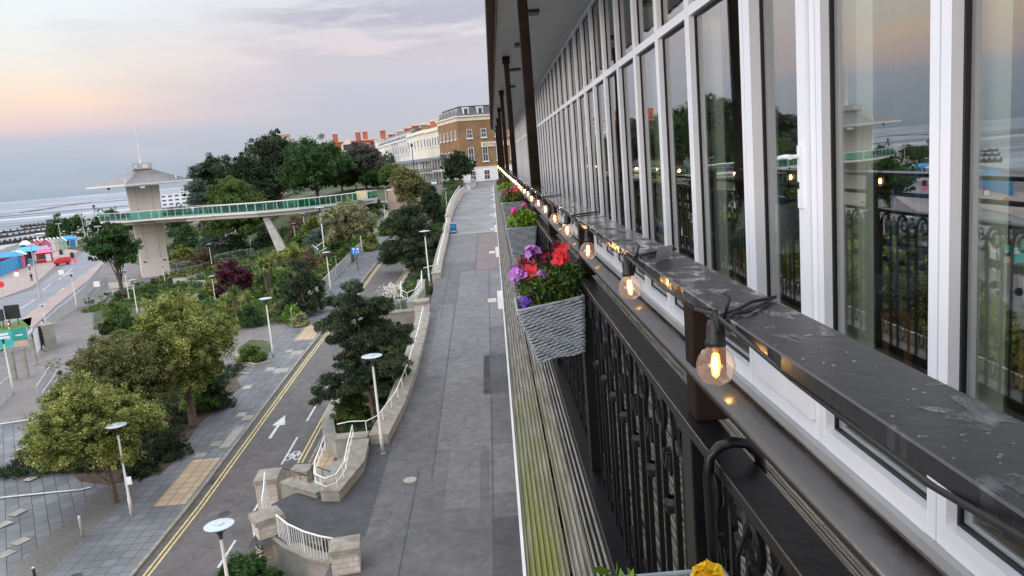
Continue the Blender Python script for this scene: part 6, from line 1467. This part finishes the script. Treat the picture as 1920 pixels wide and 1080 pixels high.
# left foreground group
tree('round_tree','round yellow green tree in the left foreground with its bare trunk on the paving','tree',(219,946),716,68,322,892,'leaf_olive',nclump=1150,per=120,leaf=.105,cr=.42,seed=11,nl=15,r0=.14)
tree('broad_tree','dull olive brown broad tree behind the foreground round tree','tree',(262,852),622,118,352,808,'leaf_olive2',nclump=1100,per=115,leaf=.115,cr=.44,seed=12,nl=16)
tree('tall_tree','tallest olive green tree of the left group','tree',(364,805),540,264,458,770,'leaf_olive',nclump=1350,per=115,leaf=.12,cr=.47,seed=13,nl=18)
tree('understorey_shrub','bright yellow green shrub below the tallest tree of the left group','shrub',(392,770),672,345,428,765,'leaf_bright',nclump=120,per=80,leaf=.12,cr=.3,seed=14)
# central pines
tree('pine_tree','big dark pine tree in the bed beside the promenade wall','pine tree',(704,808),524,588,782,770,'leaf_pine',kind='pine',nclump=2500,per=90,leaf=.17,cr=.27,seed=21,nl=10,bark='bark_pine',off=.5,r0=.13,
    pxl=[(700,545,24),(690,573,36),(728,585,33),(690,608,42),(735,620,40),(678,648,38),(728,658,42),(763,640,24),(664,688,38),(710,694,42),(748,694,26),(632,712,26),(607,736,15),(650,728,24),(700,722,30),(735,722,20)])
tree('pine_tree','dark pine tree behind the middle lamp post, middle of the three','pine tree',(775,512),385,722,838,505,'leaf_pine',kind='pine',nclump=1400,per=80,leaf=.25,cr=.5,seed=22,nl=8,bark='bark_pine',off=.5,
    pxl=[(772,402,26),(760,428,33),(800,428,30),(750,458,34),(790,462,34),(818,450,18),(745,486,24),(782,490,28),(733,472,15),(814,478,18)])
tree('dark_tree','dense dark tree above the middle pine, left of the near blue bin','tree',(812,428),349,785,838,428,'leaf_dark',nclump=260,per=70,leaf=.3,cr=.7,seed=23,nl=8)
tree('olive_brown_tree','olive brown rounded tree in front of the white terrace','tree',(770,412),314,732,812,392,'leaf_olive2',nclump=330,per=75,leaf=.32,cr=.8,seed=24)
tree('dark_tree','dark round tree on the far promenade below the brown brick building','tree',(864,352),284,829,895,346,'leaf_dark',nclump=300,per=70,leaf=.36,cr=.8,seed=25,fn=pz,nl=8)
tree('green_tree','mid green tree squeezed between the brick building and the hotel front','tree',(914,327),268,897,950,318,'leaf_deep',nclump=200,per=70,leaf=.4,cr=.9,seed=26,fn=pz)
tree('pale_tree','pale grey green domed tree behind the blue road sign','tree',(662,492),373,600,712,470,'leaf_pale',nclump=420,per=85,leaf=.24,cr=.6,seed=27,nl=11)
tree('green_shrub_tree','dark bluish green bushy shrub behind the pavement railing','shrub',(572,590),486,528,618,585,'leaf_dark',nclump=300,per=80,leaf=.17,cr=.45,seed=28)
tree('brown_shrub','brownish feathery shrub above the bushy shrub behind the railing','shrub',(590,520),462,555,612,520,'leaf_brown',nclump=130,per=70,leaf=.16,cr=.4,seed=29)
tree('purple_shrub','dark purple leaved shrub in front of the garden ramp','shrub',(440,560),486,402,482,548,'leaf_purple',nclump=260,per=75,leaf=.2,cr=.45,seed=30)
tree('tower_tree','dark green spreading tree left of the lift tower shaft','tree',(232,562),416,184,272,516,'leaf_deep',nclump=330,per=80,leaf=.32,cr=.75,seed=31,nl=11)
# big trees on the hillside
HT = [('green_tree','low rounded green tree under the red brick block',(665,372),318,640,700,372,'leaf_mid',150,.4,1.0,50,(-38,215)),
 ('dark_tree','low dark tree filling the foot of the terrace slope',(700,372),322,680,735,372,'leaf_deep',150,.4,1.0,51,(-34,200)),
 ('green_tree','largest rich green tree above the middle of the footbridge',(600,385),262,528,668,382,'leaf_deep',560,.42,1.2,41,(-52,195)),
 ('cedar_tree','tall dark cedar whose flat top stands above the green tree',(530,380),247,470,582,380,'leaf_dark',420,.5,1.4,42,(-66,225)),
 ('dark_tree','dark tree between the cedar and the hillside edge',(480,380),288,412,520,380,'leaf_dark',420,.5,1.4,43,(-78,215)),
 ('dark_tree','dark brownish tree at the seaward end of the hillside wood',(410,384),290,366,450,384,'leaf_dark',320,.5,1.3,44,(-92,220)),
 ('grey_tree','grey green tree at the extreme seaward edge of the wood',(378,386),312,355,398,386,'leaf_blue',160,.45,1.1,45,(-96,212)),
 ('green_tree','mid green tree just behind the footbridge rail right of the tower',(440,400),328,388,498,395,'leaf_mid',380,.4,1.0,46,(-70,180)),
 ('grey_brown_tree','grey brown thin leaved tree in front of the terrace end',(690,372),270,642,736,362,'leaf_grey',360,.38,1.0,47,(-37,205)),
 ('dark_tree','dark green tree below the red brick mansion block',(640,372),300,615,672,372,'leaf_deep',220,.4,1.0,48,(-46,208)),
 ('green_tree','low green tree below the terrace left of the olive brown tree',(738,345),312,712,762,345,'leaf_mid',160,.4,1.0,49,(-28,195))]
for nm, lb, bs, tp, lf, rt, bt, lm, nc, le, cr_, sd_, (x_, y_) in HT:
    z_ = low(x_, y_); dpt = depth((x_,y_,z_)); 
    # slide along the sight line so that the tree stands where it is seen
    d = ray((lf+rt)/2, bs[1]); x_ = d[0]/d[1]*y_; z_ = low(x_, y_)
    sp_ = proj((x_,y_,z_))
    gw = (rt-lf)*.07
    tree(nm, lb, 'tree', ((lf+rt)/2, sp_[1]), tp-2, lf-gw, rt+gw, sp_[1]-2, lm, nclump=int(nc*1.7), per=85, leaf=le*.9, cr=cr_*1.1, seed=sd_, nl=20, basepos=(x_,y_,z_), hollow=.35)
# a belt of far evergreens that reads as one mass behind them
g_ = np.random.default_rng(99); VV = []
for i in range(16):
    x_ = -150+i*9+g_.normal()*3; y_ = 285+g_.normal()*10-(i<5)*10; z_ = low(x_,y_); V, _ = crown_V(200+i, [(x_,y_,z_+4,6.0,.9),(x_+3,y_+2,z_+6,4.5,.8)], 70, 50, .8, 1.8); VV.append(V)
tag(leafobj('far_wood','leaf_deep',np.concatenate(VV)), kind='stuff', label='dark far wood behind the hillside trees', cat='trees')
# garden shrubs between the bridge and the pavement
SH = [((395,478),432,365,428,'leaf_blue','grey green rounded shrub right of the lift tower'),((440,476),434,412,472,'leaf_dark','dark domed bush in the hillside garden'),
 ((350,470),420,318,385,'leaf_deep','dark green bush close to the right side of the tower shaft'),((345,500),455,322,372,'leaf_olive','yellow green bush beside the garden railing at the tower'),((385,505),462,358,412,'leaf_brown','brownish bush behind the garden railing'),
 ((330,445),405,318,360,'leaf_dark','dark bush directly under the bridge beside the tower'),((500,470),418,478,520,'leaf_dark','dark bush under the bridge left of the slanting leg'),
 ((470,440),408,440,500,'leaf_deep','deep green bush under the middle of the bridge'),((400,440),405,370,440,'leaf_dark','dark bush under the bridge between tower and leg'),
 ((560,450),402,538,584,'leaf_brown','reddish brown shrub under the bridge right of the leg'),((590,445),405,570,612,'leaf_olive','yellow green shrub under the bridge right of the brown one'),
 ((600,470),425,575,628,'leaf_blue','blue green shrub beside the curving garden rails'),((548,500),455,530,575,'leaf_olive','yellow green bush right of the foot of the slanting leg'),
 ((570,470),430,548,598,'leaf_mid','mid green bush behind the curved white garden rail'),((632,478),430,612,652,'leaf_mid','fresh green bush left of the pale domed tree'),
 ((700,470),425,676,712,'leaf_olive','small olive bush right of the pale domed tree'),((748,430),395,735,765,'leaf_bright','bright lime green bush below the olive brown tree'),
 ((735,440),408,712,752,'leaf_mid','mid green bush beside the path right of the pale tree'),((700,395),372,676,728,'leaf_dark','dark low bushes below the pink stone wall'),
 ((505,545),500,484,530,'leaf_mid','mid green clump beside the purple shrub'),((470,612),572,446,498,'leaf_deep','deep green bush behind the pavement lamp'),
 ((430,600),548,405,462,'leaf_olive','yellow green bush between the tall left tree and the palms'),((400,560),522,378,425,'leaf_olive','olive bush below the garden ramp'),
 ((548,604),570,531,566,'leaf_bright','rounded bright bush at the near end of the pavement railing'),((570,612),588,548,580,'leaf_pale','white flowering plant at the foot of the pavement railing'),
 ((528,590),566,505,552,'leaf_pale','pale flowering bush behind the bright rounded bush'),((470,680),645,442,502,'leaf_mid','clipped round green bush on its own little bed beside the lamp'),
 ((215,622),568,190,262,'leaf_mid','low green bush in the small bed left of the tall olive tree'),((205,625),598,188,225,'leaf_dark','small dark bush at the left end of that small bed'),
 ((245,628),592,222,268,'leaf_deep','dark green low bush at the right end of that small bed'),((395,770),705,368,440,'leaf_dark','dark strappy bush at the right foot of the left tree group'),
 ((330,860),805,285,362,'leaf_dark','dark strappy clump beside the pavement under the round tree'),((265,890),850,232,305,'leaf_dark','dark clump right of the lamp post under the round tree'),
 ((585,555),510,560,610,'leaf_deep','dark green bush right side of the bushy shrub'),((520,500),470,495,540,'leaf_olive','light olive bush left of the slanting leg foot'),
 ((615,440),405,600,640,'leaf_deep','dark bush directly under the landward bridge end'),((300,490),452,285,322,'leaf_deep','small dark bush behind the tower shaft edge'),
 ((548,487),470,532,562,'leaf_purple','reddish flowering bush at the foot of the slanting bridge leg')]
for i, (bs, tp, lf, rt, lm, lb) in enumerate(SH):
    p = hit(*bs); dpt = depth(p); le = max(.09, min(.34, dpt*.0019))
    tree('bush', lb, 'shrub', bs, tp, lf, rt, bs[1]-1, lm, nclump=110+int(30*(rt-lf)/40), per=70, leaf=le, cr=max(.25,dpt*.005), seed=300+i, nl=6, r0=.04, hollow=.35, off=.05)
# bed under the big pine, corner bush at the bottom edge
tree('bush','bright green low bush under the big pine by the curved wall','shrub',(668,800),728,626,706,798,'leaf_mid',nclump=300,per=85,leaf=.09,cr=.25,seed=351,nl=8,off=.5,r0=.04,hollow=.3)
tree('bush','green low bush between pine trunk and promenade wall','shrub',(722,765),725,700,748,762,'leaf_deep',nclump=130,per=80,leaf=.09,cr=.25,seed=352,nl=5,off=.5,r0=.04,hollow=.3)
tree('bush','dark green bush at the bottom edge in front of the stone piers','shrub',(470,1165),1032,385,556,1160,'leaf_deep',nclump=420,per=95,leaf=.09,cr=.26,seed=353,nl=12,off=.6,r0=.05,hollow=.3)
tree('bush','small yellow green bush by the stump wall of the middle lamp','shrub',(770,556),532,760,790,556,'leaf_olive',nclump=90,per=70,leaf=.12,cr=.3,seed=354,nl=5,off=.3,r0=.04)
tree('blossom_tree','small white blossomed tree overlapping the top of the big pine','tree',(742,600),528,712,768,585,'petal_white',nclump=46,per=26,leaf=.10,cr=.5,seed=355,nl=7,off=.5,r0=.05,hollow=.3)
tree('bush','dark low bush at the far end of the promenade beneath the brown brick building','shrub',(897,333),305,884,912,333,'leaf_deep',fn=pz,nclump=120,per=60,leaf=.3,cr=.6,seed=360,nl=5,r0=.05)
tree('bush','small green bush where the promenade meets the hotel front','shrub',(917,330),306,906,928,330,'leaf_mid',fn=pz,nclump=110,per=60,leaf=.3,cr=.6,seed=361,nl=5,r0=.05)
# cordyline palms: tuft of sword leaves on a bare stem
def palm(base, top, wpx, lb, m='leaf_mid', seed=0, heads=1):
    p = Vector(hit(*base).tolist()); H_ = solve_h(p, top); dp = depth(p); r_ = wpx/2/F*dp; t_ = thing('cordyline_palm', lb, 'palm', p, 0, 'cordyline palms in the garden'); rnd_ = random.Random(seed); V = []
    hs = [Vector((rnd_.uniform(-.5,.5)*r_*(heads > 1), rnd_.uniform(-.5,.5)*r_*(heads > 1), H_*.72+rnd_.random()*H_*.06)) for _ in range(heads)]
    for h_ in hs:
        for i in range(110):
            th = rnd_.random()*6.28; el = rnd_.uniform(-.5,1.4); L_ = r_*rnd_.uniform(.7,1.05); d_ = Vector((math.cos(th)*math.cos(el), math.sin(th)*math.cos(el), math.sin(el))); s_ = Vector((-math.sin(th), math.cos(th), 0))*L_*.035
            a_ = h_; b_ = h_+d_*L_*.6; c_ = h_+d_*L_-Vector((0,0,.25*L_*math.cos(el)))
            V += [a_-s_*.5, b_-s_, b_+s_, a_+s_*.5, b_-s_, c_, c_, b_+s_]
    leafobj('fronds', m, np.array([tuple(v_) for v_ in V]), t_)
    mb = MB()
    for h_ in hs: mb.tube([(0,0,-.1),(h_.x*.4,h_.y*.4,h_.z*.5),tuple(h_)], [r_*.10,r_*.08,r_*.07], 7)
    mb.build('stem', 'bark', t_)
for i, a_ in enumerate((((505,560),478,46,'large yellow green palm right of the purple shrub','leaf_olive',3),((522,592),540,36,'smaller palm below the large one near the pavement lamp','leaf_mid',1),((446,612),528,40,'palm in front of the purple shrub','leaf_mid',2),((495,520),468,34,'palm at the upper garden left of the bridge leg','leaf_mid',1),((475,590),545,34,'spiky palm between two garden bushes','leaf_olive',2),((165,455),424,22,'far thin palm on the sea front','leaf_dark',1),((178,400),385,14,'very far dark palm at the sea front bend','leaf_dark',1))):
    palm(a_[0], a_[1], a_[2], a_[3], a_[4], 400+i, a_[5])
# curving white garden rails and pale garden path kerbs
fence('railing','curving white garden railing right of the bridge leg', L3(PX((600,485),(584,472),(566,458),(563,445),(575,436),(600,432)), off=.1, n=4), 1.2, 'white_paint', 1.6, 0, top=.05, low_rail=.3)
fence('railing','white stair rails crossing below the pale domed tree', L3(PX((592,482),(610,468),(628,455)), off=.1), 1.3, 'white_paint', 1.5, 0, top=.05, low_rail=.5)
fence('railing','second white stair rail below the pale domed tree', L3(PX((602,490),(618,480),(640,462)), off=.1), 1.3, 'white_paint', 1.5, 0, top=.05, low_rail=.5)
fence('railing','dark railing on the path below the pink stone wall', L3(PX((694,395),(712,390),(735,392)), off=.1), 1.3, 'steel', 1.6, .3, top=.05)
quadwall('pale curved kerb wall beside the garden path right of the pale tree', [(702,405),(715,398),(728,404),(724,415)], .6, 'concrete_pale', .5)
quadwall('curving pale kerb wall in front of the clipped round bush', [(438,660),(452,682),(480,690),(508,684)], .22, 'concrete_pale', .25)
quadwall('pale kerb of the pavement side garden bed', [(415,700),(470,705)], .1, 'concrete_pale', .2)
# ground cover tufts in the beds
def tufts(name, lb, regions, m, leaf, seed):
    g_ = np.random.default_rng(seed); Vs = []
    for (x0,x1,y0,y1,n_,off,fn) in regions:
        xs_ = g_.uniform(x0,x1,n_); ys_ = g_.uniform(y0,y1,n_); zs_ = np.array([fn(a_,b_) for a_,b_ in zip(xs_,ys_)])+off
        c = np.stack([xs_,ys_,zs_],1); c = np.repeat(c,9,0); e = g_.normal(size=c.shape)*np.array([.8,.8,.3])+np.array([0,0,1.0]); e /= np.linalg.norm(e,axis=1)[:,None]
        s_ = leaf*(.6+.8*g_.random((len(c),1))); c = c+g_.normal(size=c.shape)*np.array([.08,.08,0]); b_ = np.cross(e,g_.normal(size=c.shape)); b_ /= np.linalg.norm(b_,axis=1)[:,None]
        Vs.append(np.stack([c-b_*s_*.1, c+b_*s_*.1, c+e*s_+b_*s_*.05, c+e*s_-b_*s_*.05],1).reshape(-1,3))
    tag(leafobj(name, m, np.concatenate(Vs)), kind='stuff', label=lb, cat='ground cover')
tufts('ground_cover','low green ground cover under the pines',[(-11.1,-7.5,43,100,1800,.5,low),(-11.1,-7.4,104,185,1800,.8,low),(-11.3,-7,14,27,500,.8,low)],'leaf_deep',.22,1)
tufts('garden_planting','mixed low planting of the hillside garden',[(-40,-21.2,74,130,5200,.15,low),(-60,-36,108,150,4200,.1,low)],'leaf_mid',.40,2)
tufts('bed_planting','strappy dark leaves and litter in the left planting bed',[(-30,-20.9,42,60,1500,.17,low)],'leaf_dark',.35,3)

# dense mixed shrub mass of the hillside garden: nobody could count it
def mounds(name, lb, m, regions, seed, leaf=.22):
    g_ = np.random.default_rng(seed); Vs = []
    for (x0,x1,y0,y1,n_) in regions:
        for _ in range(n_):
            x, y = g_.uniform(x0,x1), g_.uniform(y0,y1); r_ = g_.uniform(.5,1.5); V, _c = crown_V(int(g_.integers(1e6)), [(x,y,low(x,y)+r_*.35,r_,.75)], 14, 34, leaf, r_*.35); Vs.append(V)
    tag(leafobj(name, m, np.concatenate(Vs)), kind='stuff', label=lb, cat='shrubs')
mounds('shrub_mass','mixed green shrub mass of the hillside garden','leaf_mid',[(-38,-22,84,128,70),(-60,-38,112,150,80),(-30,-22,128,160,30)],61)
mounds('dark_shrub_mass','dark evergreen shrub mass of the hillside garden','leaf_deep',[(-38,-22,86,128,60),(-62,-38,114,160,110),(-70,-30,150,185,120),(-11,-7.6,50,190,70)],62)
mounds('pale_shrub_mass','pale olive shrub mass of the hillside garden','leaf_olive',[(-38,-22,84,128,45),(-60,-38,112,150,50)],63,.18)
mounds('brown_shrub_mass','brownish flowering shrub mass of the hillside garden','leaf_brown',[(-38,-23,90,128,24),(-58,-38,116,150,26)],64,.18)
